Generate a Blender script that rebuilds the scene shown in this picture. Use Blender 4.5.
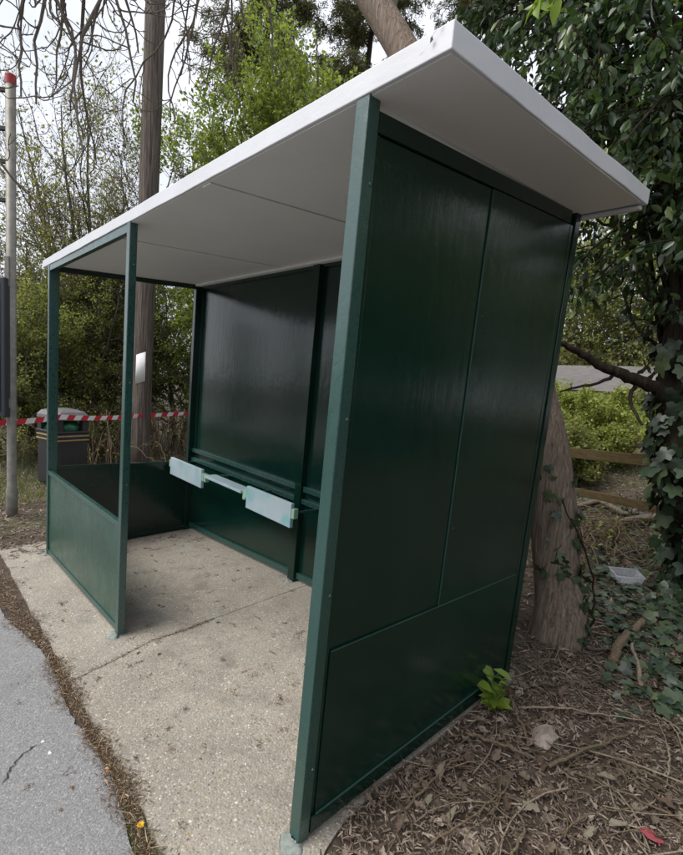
import bpy, math, random, zlib
import numpy as np
from mathutils import Vector, Matrix, Euler
for o in list(bpy.data.objects): bpy.data.objects.remove(o)
scn = bpy.context.scene
COL = scn.collection
rng = np.random.default_rng(7)
random.seed(7)

# ------------------------------------------------------------------ camera
CAM = np.array([0.9411, -0.8684, 1.4346]); RX, RY, RZ = 1.43, -0.096, 0.8246
FPX = 465.0; PPX, PPY = 341.5, 455.6           # in 683 x 855 units (photo is cropped at its foot)
cd = bpy.data.cameras.new('camera'); cam = bpy.data.objects.new('camera', cd); COL.objects.link(cam)
cam.location = CAM; cam.rotation_euler = (RX, RY, RZ)
cd.sensor_fit = 'VERTICAL'; cd.sensor_height = 36; cd.lens = 36*FPX/855
cd.shift_y = (PPY-427.5)/855
cd.clip_start = .02; cd.clip_end = 1000
scn.camera = cam
# ------------------------------------------------------------------ sky, sun, exposure
SUN_EL, SUN_AZ = math.radians(52), math.radians(205)   # azimuth: direction the light comes from, from +Y clockwise
w = bpy.data.worlds.new('World'); scn.world = w; w.use_nodes = True
nt = w.node_tree; N = nt.nodes; Lk = nt.links
bg = N['Background']; sky = N.new('ShaderNodeTexSky'); sky.sky_type = 'NISHITA'; sky.sun_disc = False
sky.sun_elevation = SUN_EL; sky.sun_rotation = SUN_AZ; sky.dust_density = 3
tc = N.new('ShaderNodeTexCoord'); no = N.new('ShaderNodeTexNoise'); no.inputs['Scale'].default_value = 2.2
no.inputs['Detail'].default_value = 6; no.inputs['Roughness'].default_value = .5
Lk.new(tc.outputs['Generated'], no.inputs['Vector'])
cr = N.new('ShaderNodeValToRGB'); cr.color_ramp.elements[0].position = .3; cr.color_ramp.elements[1].position = .72
cr.color_ramp.elements[0].color = (3.5, 3.7, 4.2, 1); cr.color_ramp.elements[1].color = (5.4, 5.5, 5.8, 1)
Lk.new(no.outputs['Fac'], cr.inputs['Fac'])
mx = N.new('ShaderNodeMixRGB'); mx.inputs['Fac'].default_value = .9
Lk.new(sky.outputs[0], mx.inputs[1]); Lk.new(cr.outputs[0], mx.inputs[2]); Lk.new(mx.outputs[0], bg.inputs['Color'])
bg.inputs['Strength'].default_value = .1
sd = bpy.data.lights.new('sun', 'SUN'); sd.energy = 1.5; sd.angle = math.radians(40); sd.color = (1, .96, .9)
so = bpy.data.objects.new('sun', sd); COL.objects.link(so)
so.rotation_euler = (math.pi/2-SUN_EL, 0, math.pi-SUN_AZ)
scn.view_settings.view_transform = 'Standard'; scn.view_settings.look = 'None'
scn.view_settings.exposure = 1.26; scn.view_settings.gamma = 1
scn.render.engine = 'CYCLES'

# ------------------------------------------------------------------ placement helpers
CR = np.array(Euler((RX, RY, RZ)).to_matrix())
def ray(u, v): return CR @ np.array([(u-PPX)/FPX, -(v-PPY)/FPX, -1.])
def at(u, v, d):                                  # point at horizontal distance d
    r = ray(u, v); return CAM + r*d/math.hypot(r[0], r[1])
def sstep(a, b, x):
    t = np.clip((x-a)/(b-a), 0, 1); return t*t*(3-2*t)
def softclip(x, a, b): return np.clip(x, a, b)
GX, GY = .0667, .0469
def gz(x, y):                                     # the lie of the land
    x = np.asarray(x, float); y = np.asarray(y, float)
    z = GX*softclip(x, -8, 2.5)+GY*softclip(y, -4, 3.6)
    z = z+.66*sstep(4.0, 8.2, y)*sstep(-7, -3.5, x)
    soil = np.maximum(sstep(.02, .5, x), np.maximum(sstep(1.4, 1.9, y), sstep(-3.9, -4.6, x)))*sstep(-.55, -.2, y)
    z = z+soil*(.018*np.sin(3.1*x+1.3)*np.cos(2.7*y)+.03*np.sin(1.3*x+.7*y+2)+.012*np.sin(7*x-5*y))
    return z
def gp(u, v, lift=0.):                            # point on the land
    r = ray(u, v); a, b = .5, 60.
    for t in np.linspace(.5, 40, 800):
        p = CAM+r*t
        if p[2] < gz(p[0], p[1]): b = t; break
    a = b-.06
    for _ in range(25):
        m = (a+b)/2; p = CAM+r*m
        if p[2] < gz(p[0], p[1]): b = m
        else: a = m
    p = CAM+r*b; p[2] += lift; return p

# ------------------------------------------------------------------ materials
def mat(name):
    m = bpy.data.materials.new(name); m.use_nodes = True
    t = m.node_tree; b = t.nodes['Principled BSDF']
    return m, t, b
def nd(t, typ, **kw):
    n = t.nodes.new(typ)
    for k, v in kw.items():
        if k in n.inputs: n.inputs[k].default_value = v
        else: setattr(n, k, v)
    return n
def ramp(t, src, stops):
    r = t.nodes.new('ShaderNodeValToRGB'); e = r.color_ramp.elements
    while len(e) < len(stops): e.new(.5)
    for el, (p, c) in zip(e, stops): el.position = p; el.color = (*c, 1)
    t.links.new(src, r.inputs['Fac']); return r.outputs['Color']
def coord(t, scale=(1, 1, 1)):
    c = t.nodes.new('ShaderNodeTexCoord'); g = t.nodes.new('ShaderNodeNewGeometry')
    mp = t.nodes.new('ShaderNodeMapping'); mp.inputs['Scale'].default_value = scale
    t.links.new(g.outputs['Position'], mp.inputs['Vector']); return mp.outputs[0]
def noise(t, vec, scale, detail=4, rough=.55, dist=0):
    n = nd(t, 'ShaderNodeTexNoise', Scale=scale, Detail=detail, Roughness=rough, Distortion=dist)
    t.links.new(vec, n.inputs['Vector']); return n.outputs['Fac']
def bump(t, b, h, strength, dist=.01, prev=None):
    n = nd(t, 'ShaderNodeBump', Strength=strength, Distance=dist); t.links.new(h, n.inputs['Height'])
    if prev: t.links.new(prev, n.inputs['Normal'])
    t.links.new(n.outputs[0], b.inputs['Normal']); return n.outputs[0]
def mixc(t, a, c, f, mode='MIX'):
    n = t.nodes.new('ShaderNodeMixRGB'); n.blend_type = mode
    for i, s in ((1, a), (2, c)):
        if isinstance(s, tuple): n.inputs[i].default_value = (*s, 1)
        else: t.links.new(s, n.inputs[i])
    if isinstance(f, float): n.inputs[0].default_value = f
    else: t.links.new(f, n.inputs[0])
    return n.outputs[0]
def vramp(t, src, a, b, lo=0., hi=1.):
    n = nd(t, 'ShaderNodeMapRange'); n.inputs[1].default_value = a; n.inputs[2].default_value = b
    n.inputs[3].default_value = lo; n.inputs[4].default_value = hi
    t.links.new(src, n.inputs[0]); return n.outputs[0]

def paint_green(name, c0, c1, rough, stretch=(9, 9, 1.6), bs=.10, spec=.5):
    m, t, b = mat(name); v = coord(t); vs = coord(t, stretch)
    n1 = noise(t, v, 2.2, 5); n2 = noise(t, vs, 3.5, 6, .65); n3 = noise(t, v, 160, 2)
    t.links.new(ramp(t, n1, [(.3, c0), (.7, c1)]), b.inputs['Base Color'])
    t.links.new(vramp(t, n2, .3, .7, rough*.8, rough*1.35), b.inputs['Roughness'])
    p = bump(t, b, n2, bs, .005); p = bump(t, b, noise(t, v, 5, 4, .55), .22, .008, p); bump(t, b, n3, .05, .002, p)
    b.inputs['Specular IOR Level'].default_value = spec
    return m
M = {}
M['green'] = paint_green('green_gloss_paint', (.0022, .018, .0125), (.0038, .027, .019), .15, (7, 7, 1.1), .26)
M['green_rough'] = paint_green('green_brushed_paint', (.010, .050, .041), (.018, .068, .058), .28, (12, 12, 9), .22, 1.)
M['green_edge_light'] = paint_green('edge_highlight_green', (.02, .06, .05), (.035, .085, .07), .4, (20, 20, 20), .2)  # lighter green: sky light on the sheet edges put into the colour
M['green_panel'] = paint_green('green_satin_paint', (.013, .050, .036), (.022, .072, .052), .28, (3, 3, 2), .04)
def white_paint(name, c0, c1):
    m, t, b = mat(name); v = coord(t)
    n = noise(t, v, 3, 6); t.links.new(ramp(t, n, [(.25, c0), (.75, c1)]), b.inputs['Base Color'])
    b.inputs['Roughness'].default_value = .5
    p = bump(t, b, noise(t, coord(t, (2, 9, 9)), 6, 5), .12, .006); bump(t, b, noise(t, v, 70, 3), .1, .003, p); return m
M['white'] = white_paint('white_roof_paint', (.56, .57, .60), (.66, .67, .70))
M['soffit'] = white_paint('white_soffit_paint', (.74, .73, .71), (.80, .79, .77))
m, t, b = mat('cracked_plaster'); b.inputs['Base Color'].default_value = (.05, .048, .045, 1); b.inputs['Roughness'].default_value = .9; M['crackdark'] = m
# concrete with exposed aggregate
m, t, b = mat('aggregate_concrete'); v = coord(t)
vo = nd(t, 'ShaderNodeTexVoronoi', Scale=125.); t.links.new(v, vo.inputs['Vector'])
vo2 = nd(t, 'ShaderNodeTexVoronoi', Scale=52.); t.links.new(v, vo2.inputs['Vector'])
big = noise(t, v, 1.3, 6, .6); mid = noise(t, v, 7, 5)
base = ramp(t, big, [(.3, (.205, .188, .16)), (.72, (.345, .318, .272))])
sepc = nd(t, 'ShaderNodeSeparateColor'); t.links.new(vo.outputs['Color'], sepc.inputs[0])
stone = ramp(t, sepc.outputs[0], [(0, (.12, .10, .08)), (.3, (.27, .23, .18)), (.62, (.37, .30, .21)), (.9, (.46, .42, .36)), (1, (.62, .59, .54))])
fac = vramp(t, vo.outputs['Distance'], .30, .55, .78, .05)
c = mixc(t, base, stone, fac)
sep2 = nd(t, 'ShaderNodeSeparateColor'); t.links.new(vo2.outputs['Color'], sep2.inputs[0])
f2 = nd(t, 'ShaderNodeMath', operation='MULTIPLY'); t.links.new(vramp(t, vo2.outputs['Distance'], .2, .34, 1, 0), f2.inputs[0]); t.links.new(vramp(t, sep2.outputs[1], .8, .84, 0, 1), f2.inputs[1])
c = mixc(t, c, ramp(t, sep2.outputs[0], [(0, (.10, .08, .06)), (.4, (.42, .32, .20)), (1, (.62, .58, .52))]), f2.outputs[0])
c = mixc(t, c, (.15, .14, .12), vramp(t, noise(t, v, 4.5, 6, .65), .52, .72, 0, .6)); c = mixc(t, c, (.12, .11, .095), vramp(t, noise(t, v, 22, 4, .6), .60, .74, 0, .6))
c = mixc(t, c, (.30, .33, .29), vramp(t, noise(t, v, 3.1, 5), .62, .8, 0, .5))
t.links.new(c, b.inputs['Base Color']); b.inputs['Roughness'].default_value = .88
p = bump(t, b, vo.outputs['Distance'], .5, -.004); bump(t, b, mid, .3, .01, p); M['concrete'] = m
# asphalt
m, t, b = mat('weathered_asphalt'); v = coord(t)
vo = nd(t, 'ShaderNodeTexVoronoi', Scale=190.); t.links.new(v, vo.inputs['Vector'])
sepc = nd(t, 'ShaderNodeSeparateColor'); t.links.new(vo.outputs['Color'], sepc.inputs[0])
c = ramp(t, sepc.outputs[0], [(0, (.15, .15, .153)), (.5, (.205, .205, .208)), (.9, (.245, .245, .247)), (1, (.34, .335, .33))])
c = mixc(t, c, (.15, .15, .155), vramp(t, noise(t, v, 2.2, 6), .45, .75, 0, .5))
c = mixc(t, c, (.10, .085, .06), vramp(t, noise(t, v, 13, 4), .66, .78, 0, .6))
t.links.new(c, b.inputs['Base Color']); b.inputs['Roughness'].default_value = .85
bump(t, b, vo.outputs['Distance'], .5, -.003); M['asphalt'] = m
# soil
m, t, b = mat('woodland_soil'); v = coord(t)
c = ramp(t, noise(t, v, 11, 8, .7), [(.25, (.028, .020, .014)), (.5, (.075, .054, .038)), (.75, (.15, .115, .082))])
c = mixc(t, c, (.05, .075, .02), vramp(t, noise(t, v, .5, 4), .5, .65, 0, .5))
t.links.new(c, b.inputs['Base Color']); b.inputs['Roughness'].default_value = .95
bump(t, b, noise(t, v, 40, 6, .7), .9, .02); M['soil'] = m

def island(t):
    g = t.nodes.new('ShaderNodeNewGeometry'); return g.outputs['Random Per Island']
def leafmat(name, stops, rough=.5, trans=.3, spec=.4, objrand=False):
    m, t, b = mat(name)
    if objrand:
        oi = t.nodes.new('ShaderNodeObjectInfo'); src = oi.outputs['Random']
    else: src = island(t)
    c = ramp(t, src, stops)
    v = coord(t); c = mixc(t, c, (.5, .5, .5), vramp(t, noise(t, v, 45, 2), .4, .9, 0, .06))
    t.links.new(c, b.inputs['Base Color']); b.inputs['Roughness'].default_value = rough
    b.inputs['Specular IOR Level'].default_value = spec
    if trans > 0:
        tr = t.nodes.new('ShaderNodeBsdfTranslucent'); ms = t.nodes.new('ShaderNodeMixShader'); ms.inputs[0].default_value = trans
        br = mixc(t, c, (1.25, 1.3, .7), 1., 'MULTIPLY')
        t.links.new(br, tr.inputs['Color']); t.links.new(b.outputs[0], ms.inputs[1]); t.links.new(tr.outputs[0], ms.inputs[2])
        out = [n for n in t.nodes if n.type == 'OUTPUT_MATERIAL'][0]; t.links.new(ms.outputs[0], out.inputs['Surface'])
    return m
M['leaf_spring'] = leafmat('spring_leaf', [(0, (.09, .125, .025)), (.5, (.20, .26, .05)), (1, (.32, .38, .09))], trans=.5)
M['leaf_olive'] = leafmat('olive_leaf', [(0, (.12, .125, .04)), (.5, (.22, .22, .075)), (1, (.33, .32, .12))], trans=.5)
M['leaf_hedge'] = leafmat('hedge_leaf', [(0, (.11, .125, .04)), (.5, (.23, .255, .08)), (1, (.36, .38, .14))], trans=.5)
M['leaf_bright'] = leafmat('garden_leaf', [(0, (.14, .165, .035)), (.5, (.28, .33, .07)), (1, (.42, .46, .14))], trans=.5)
M['leaf_dark'] = leafmat('laurel_leaf', [(0, (.016, .038, .012)), (.6, (.040, .080, .024)), (.9, (.07, .115, .03)), (1, (.16, .20, .045))], rough=.28, trans=.25, spec=.6)
M['leaf_dark_obj'] = leafmat('laurel_leaf_single', [(0, (.018, .042, .014)), (.6, (.042, .084, .026)), (.9, (.07, .115, .03)), (1, (.13, .17, .04))], rough=.28, trans=.25, spec=.6, objrand=True)
M['leaf_young'] = leafmat('young_leaf', [(0, (.13, .20, .02)), (1, (.24, .34, .05))], rough=.4, trans=.4, objrand=True)
M['leaf_ivy'] = leafmat('ivy_leaf', [(0, (.010, .024, .010)), (.6, (.024, .048, .020)), (.92, (.05, .078, .030)), (1, (.10, .13, .04))], rough=.38, trans=.08, spec=.5)
M['leaf_ivy_obj'] = leafmat('ivy_leaf_single', [(0, (.016, .036, .016)), (.6, (.034, .066, .028)), (1, (.075, .105, .045))], rough=.38, trans=.08, spec=.5, objrand=True)
M['needle'] = leafmat('conifer_needles', [(0, (.05, .06, .026)), (.5, (.10, .108, .045)), (1, (.19, .17, .075))], rough=.6, trans=.3)
M['dead'] = leafmat('dead_leaf', [(0, (.055, .040, .032)), (.35, (.14, .104, .082)), (.7, (.235, .182, .145)), (.93, (.33, .27, .215)), (1, (.40, .345, .28))], rough=.8, trans=.05, spec=.2)
M['dead_obj'] = leafmat('dead_leaf_single', [(0, (.085, .055, .038)), (.35, (.13, .095, .068)), (.7, (.175, .14, .10)), (1, (.21, .19, .14))], rough=.75, trans=.05, spec=.2, objrand=True)
M['moss'] = leafmat('moss_debris', [(0, (.05, .028, .016)), (.5, (.12, .070, .042)), (.8, (.22, .15, .09)), (1, (.36, .28, .18))], rough=.95, trans=0, spec=.1)
M['straw'] = leafmat('dry_straw', [(0, (.22, .16, .09)), (1, (.48, .40, .27))], rough=.8, trans=.1)
M['grass'] = leafmat('grass_blade', [(0, (.06, .10, .02)), (.6, (.13, .17, .04)), (1, (.30, .27, .12))], trans=.25)
M['petal'] = leafmat('yellow_petal', [(0, (.75, .45, .01)), (1, (.85, .58, .02))], trans=.2)
def bark(name, stops, sc=(14, 14, 2.2), bs=.8, fine=3.):
    m, t, b = mat(name); v = coord(t, sc); n1 = noise(t, v, fine, 8, .68, .6); v2 = coord(t)
    c = ramp(t, n1, stops); c = mixc(t, c, (.10, .12, .06), vramp(t, noise(t, v2, 3, 5), .55, .8, 0, .45))
    t.links.new(c, b.inputs['Base Color']); b.inputs['Roughness'].default_value = .92; b.inputs['Specular IOR Level'].default_value = .15
    bump(t, b, n1, bs, .03); return m
M['bark'] = bark('ash_bark', sc=(20, 20, 1.7), bs=1.3, stops=[(.28, (.10, .074, .058)), (.5, (.30, .235, .185)), (.75, (.46, .37, .30))])
M['bark_grey'] = bark('grey_bark', [(.28, (.10, .085, .068)), (.5, (.25, .215, .175)), (.75, (.40, .35, .29))], (6, 6, 3))
M['bark_dark'] = bark('dark_bark', [(.3, (.014, .010, .008)), (.55, (.04, .03, .022)), (.8, (.085, .065, .05))])
M['twig'] = bark('twig_bark', [(.3, (.09, .075, .06)), (.7, (.22, .185, .15))], (20, 20, 20))
M['twig_tan'] = bark('dead_twig', [(.3, (.13, .095, .06)), (.7, (.30, .23, .16))], (20, 20, 20))
M['twig_pale'] = bark('pale_twig', [(.3, (.26, .20, .14)), (.7, (.50, .42, .32))], (20, 20, 20))
M['pole_wood'] = bark('weathered_pole_wood', [(.34, (.03, .022, .018)), (.5, (.14, .115, .098)), (.68, (.27, .235, .205))], (22, 22, .55), 1.)
M['rail_wood'] = bark('fence_wood', [(.25, (.04, .028, .014)), (.5, (.10, .072, .034)), (.78, (.16, .12, .06))], (3, 3, 26), .4)
def plain(name, col, rough=.5, metal=0., nsc=8., var=.25, bs=.1):
    m, t, b = mat(name); v = coord(t); d = tuple(x*(1-var) for x in col)
    t.links.new(ramp(t, noise(t, v, nsc, 5), [(.3, d), (.7, col)]), b.inputs['Base Color'])
    b.inputs['Roughness'].default_value = rough; b.inputs['Metallic'].default_value = metal
    bump(t, b, noise(t, v, nsc*12, 3), bs, .004); return m
M['galv'] = plain('galvanised_steel', (.27, .255, .225), .55, .3, 14, .4)
M['red'] = plain('red_plastic', (.42, .03, .035), .45)
M['red_tape'] = plain('red_tape_film', (.62, .03, .05), .35, 0, 5, .15, 0)
M['white_tape'] = plain('white_tape_film', (.78, .77, .77), .35, 0, 5, .1, 0)
M['case'] = plain('dark_grey_case', (.035, .040, .052), .42)
M['black'] = plain('black_metal', (.012, .012, .013), .5)
M['bin'] = plain('black_bin_plastic', (.030, .028, .031), .5, 0, 6, .4)
M['bin_lid'] = plain('grey_bin_lid', (.15, .145, .15), .55, 0, 6, .3)
M['gold'] = plain('gold_band_paint', (.36, .25, .10), .5, 0, 20)
M['bag'] = plain('green_bag_film', (.01, .13, .06), .35)
M['paper'] = plain('notice_paper', (.74, .74, .74), .7, 0, 5, .1)
M['seat'] = plain('pale_blue_seat_plastic', (.36, .46, .50), .55, 0, 5, .18)
m, t, b = mat('pale_blue_seat_plastic'); v = coord(t)
c = ramp(t, noise(t, v, 4, 5), [(.3, (.33, .42, .46)), (.7, (.42, .51, .55))]); c = mixc(t, c, (.16, .42, .44), vramp(t, noise(t, v, 7, 5), .52, .7, 0, .7))
c = mixc(t, c, (.10, .14, .15), vramp(t, noise(t, coord(t, (3, 3, 1)), 14, 4), .68, .76, 0, .6))
t.links.new(c, b.inputs['Base Color']); b.inputs['Roughness'].default_value = .55; M['seat'] = m
M['mint'] = plain('mint_bracket_paint', (.30, .50, .38), .5)
M['stone'] = plain('pale_chunk', (.36, .30, .25), .9, 0, 20, .4, .6)
M['mortar'] = plain('grey_green_mortar', (.33, .37, .34), .9, 0, 60, .4, .8)
M['brick_bit'] = plain('orange_chip', (.55, .28, .15), .8)
M['pebble'] = leafmat('loose_pebble', [(0, (.10, .085, .07)), (.4, (.27, .22, .17)), (.8, (.46, .39, .30)), (1, (.80, .78, .74))], rough=.8, trans=0)
M['rooftile'] = plain('grey_roof_tile', (.20, .18, .175), .85, 0, 3, .3, .5)
M['render_wall'] = plain('pale_render', (.62, .58, .52), .85, 0, 2, .15)
M['chimney'] = plain('red_brick', (.30, .12, .07), .9, 0, 30, .4, .5)
M['frame_white'] = plain('white_frame', (.75, .75, .75), .4)
M['pink'] = plain('faded_red_scrap', (.42, .08, .10), .6)
M['soil_dark'] = plain('crack_soil', (.05, .042, .034), .95, 0, 40, .5, .6)
m, t, b = mat('window_glass'); b.inputs['Base Color'].default_value = (.02, .025, .03, 1); b.inputs['Roughness'].default_value = .05; M['glass'] = m
m, t, b = mat('clear_plastic'); b.inputs['Base Color'].default_value = (.55, .57, .62, 1); b.inputs['Roughness'].default_value = .12
b.inputs['Alpha'].default_value = .3; M['plastic'] = m

# ------------------------------------------------------------------ mesh helpers
def mesh_np(name, V, F, mats):
    V = np.asarray(V, np.float32).reshape(-1, 3); F = np.asarray(F, np.int32); k = F.shape[1]
    me = bpy.data.meshes.new(name); me.vertices.add(len(V)); me.vertices.foreach_set('co', V.ravel())
    me.loops.add(F.size); me.loops.foreach_set('vertex_index', F.ravel())
    me.polygons.add(len(F)); me.polygons.foreach_set('loop_start', np.arange(0, F.size, k, dtype=np.int32))
    try: me.polygons.foreach_set('loop_total', np.full(len(F), k, np.int32))
    except Exception: pass
    me.update(calc_edges=True); me.validate()
    for mm in (mats if isinstance(mats, (list, tuple)) else [mats]): me.materials.append(mm)
    return me
def smooth(me): me.polygons.foreach_set('use_smooth', np.ones(len(me.polygons), bool)); return me
def tag(o, label, cat=None, group=None, kind=None):
    if label: o['label'] = label
    if cat: o['category'] = cat
    if group: o['group'] = group
    if kind: o['kind'] = kind
    return o
def link(name, me, parent=None, loc=None):
    o = bpy.data.objects.new(name, me); COL.objects.link(o)
    if parent: o.parent = parent
    if loc is not None: o.location = loc
    return o
def thing(name, loc, label, cat, group=None):
    o = bpy.data.objects.new(name, None); COL.objects.link(o); o.location = loc; o.empty_display_size = .1
    return tag(o, label, cat, group)
def org(parent):
    p = np.zeros(3)
    while parent: p = p+np.array(parent.location); parent = parent.parent
    return p
class MB:
    def __init__(s): s.V = []; s.F = []
    def hexa(s, p):                                   # 8 corners: bottom 4 (ccw), top 4
        b = len(s.V); s.V += [tuple(map(float, q)) for q in p]
        for f in ((3, 2, 1, 0), (4, 5, 6, 7), (0, 1, 5, 4), (1, 2, 6, 5), (2, 3, 7, 6), (3, 0, 4, 7)): s.F.append([b+i for i in f])
        return s
    def box(s, x0, x1, y0, y1, z0, z1):
        f = lambda z: z if callable(z) else (lambda x, y: z)
        a, c = f(z0), f(z1); q = ((x0, y0), (x1, y0), (x1, y1), (x0, y1))
        return s.hexa([(x, y, a(x, y)) for x, y in q]+[(x, y, c(x, y)) for x, y in q])
    def add(s, V, F):
        b = len(s.V); s.V += [tuple(map(float, q)) for q in V]; s.F += [[b+i for i in f] for f in F]; return s
    def build(s, name, material, parent=None, bev=0., sm=False, loc=None):
        o0 = org(parent) if loc is None else np.array(loc)
        me = bpy.data.meshes.new(name); me.from_pydata([tuple(np.array(v)-o0) for v in s.V], [], s.F); me.materials.append(material)
        if sm: smooth(me)
        o = link(name, me, parent, None if loc is None else loc)
        if bev:
            mo = o.modifiers.new('bevel', 'BEVEL'); mo.width = bev; mo.segments = 2; mo.limit_method = 'ANGLE'
        return o
def lathe(prof, n=20, c=(0, 0, 0), sq=None):
    V = []; F = []
    for r, z in prof:
        for i in range(n):
            a = 2*math.pi*i/n; V.append((c[0]+r*math.cos(a), c[1]+r*math.sin(a), c[2]+z))
    k = len(prof)
    for j in range(k-1):
        for i in range(n): F.append([j*n+i, j*n+(i+1) % n, (j+1)*n+(i+1) % n, (j+1)*n+i])
    F.append(list(range(n))[::-1]); F.append([(k-1)*n+i for i in range(n)])
    return V, F
def tubes(P, R, sides=5):                           # P (N,K,3), R (N,K) -> verts, quads
    P = np.asarray(P, float); R = np.asarray(R, float); Nn, K, _ = P.shape
    T = np.gradient(P, axis=1); T /= np.linalg.norm(T, axis=2, keepdims=True)+1e-9
    up = np.where(np.abs(T[:, :1, 2:3]) > .9, np.array([1., 0, 0]), np.array([0, 0, 1.]))
    A = np.cross(T, np.broadcast_to(up, T.shape)); A /= np.linalg.norm(A, axis=2, keepdims=True)+1e-9
    B = np.cross(T, A); th = np.linspace(0, 2*np.pi, sides, endpoint=False)
    V = P[:, :, None, :]+R[:, :, None, None]*(np.cos(th)[None, None, :, None]*A[:, :, None, :]+np.sin(th)[None, None, :, None]*B[:, :, None, :])
    idx = np.arange(Nn*K*sides).reshape(Nn, K, sides); nx = np.roll(idx, -1, axis=2)
    F = np.stack([idx[:, :-1], nx[:, :-1], nx[:, 1:], idx[:, 1:]], -1).reshape(-1, 4)
    return V.reshape(-1, 3), F
def join(parts):
    V = []; F = []; b = 0
    for v, f in parts: V.append(v); F.append(f+b); b += len(v)
    return np.concatenate(V), np.concatenate(F)
def sample(P, R, t):                                # polylines at t (N,n) -> points, tangents, radii
    Nn, K, _ = P.shape; s = t*(K-1); i = np.clip(s.astype(int), 0, K-2); f = (s-i)[..., None]
    r = np.arange(Nn)[:, None]; a, c = P[r, i], P[r, i+1]
    T = c-a; T /= np.linalg.norm(T, axis=2, keepdims=True)+1e-9
    return a*(1-f)+c*f, T, R[r, i]*(1-f[..., 0])+R[r, i+1]*f[..., 0]
def grow(P, R, n, t0, t1, length, ang, K=5, wig=.15, grav=0., rs=.6, rend=.002, taper=.4, angvar=.25):
    Nn = len(P); t = t0+(t1-t0)*(np.arange(n)[None, :]+rng.random((Nn, n)))/n
    p, T, r = sample(P, R, t); p = p.reshape(-1, 3); T = T.reshape(-1, 3); r = r.ravel(); t = t.ravel()
    q = rng.normal(size=p.shape); q -= (q*T).sum(1, keepdims=True)*T; q /= np.linalg.norm(q, axis=1, keepdims=True)
    a = ang+angvar*rng.normal(size=len(p)); d = np.cos(a)[:, None]*T+np.sin(a)[:, None]*q
    L = length*(1-taper*t)*(.65+.7*rng.random(len(p)))
    out = [p]
    for k in range(K-1):
        d = d+wig*rng.normal(size=d.shape)+np.array([0, 0, grav]); d /= np.linalg.norm(d, axis=1, keepdims=True)
        p = p+d*(L/(K-1))[:, None]; out.append(p)
    r0 = np.maximum(r*rs, rend); u = np.linspace(0, 1, K)
    return np.stack(out, 1), r0[:, None]*(1-u)+np.minimum(rend, r0)[:, None]*u
def poly(pts, r0, r1, K=None, wob=0.):              # a hand-laid limb
    pts = np.array(pts, float); K = K or len(pts)*4
    s = np.linspace(0, len(pts)-1, K); P = np.zeros((K, 3)); i = np.clip(s.astype(int), 0, len(pts)-2); f = s-i
    ext = np.vstack([2*pts[0]-pts[1], pts, 2*pts[-1]-pts[-2]])
    for k in range(K):
        a, b_, c, d = ext[i[k]:i[k]+4]; x = f[k]
        P[k] = .5*((2*b_)+(c-a)*x+(2*a-5*b_+4*c-d)*x*x+(-a+3*b_-3*c+d)*x**3)
    if wob: P[1:-1] += wob*rng.normal(size=(K-2, 3))
    return P[None], np.linspace(r0, r1, K)[None]
def ivy_tpl():
    V = [(.36, 0, .02)]; spec_ = [(180, .14), (150, .34), (118, .47), (98, .40), (84, .36), (62, .52), (50, .53), (36, .42), (24, .40), (10, .58), (0, .66)]
    pts = spec_+[(-a, q) for a, q in spec_[-2:0:-1]]
    for a, q in pts: t_ = math.radians(a); V.append((.36+q*math.cos(t_), q*math.sin(t_)*.98, -.10*q*q+.03*math.sin(3*t_)))
    n_ = len(pts); return np.array(V), np.array([(0, 1+(k+1) % n_, 1+k) for k in range(n_)])
def dead_tpl(curl=.25, fold=.18, nl=7):
    V = []; F = []
    for k in range(nl):
        f = k/(nl-1); wd = .27*math.sin(math.pi*min(max(f, .02), .98))**.75*(1-.3*f)
        for s_ in (-1, -.5, 0, .5, 1): V.append((f+.05*abs(s_)*math.sin(17*f+2*s_), s_*wd*(1+.28*math.sin(13*f+4*s_))+.06*math.sin(4*f), fold*abs(s_)**1.5*wd*3+curl*(f-.4)**2+.05*math.sin(11*f+3*s_)))
        if k:
            for j in range(4): a = 5*(k-1)+j; F += [(a, a+5, a+1), (a+1, a+5, a+6)]
    return np.array(V), np.array(F)
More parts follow.
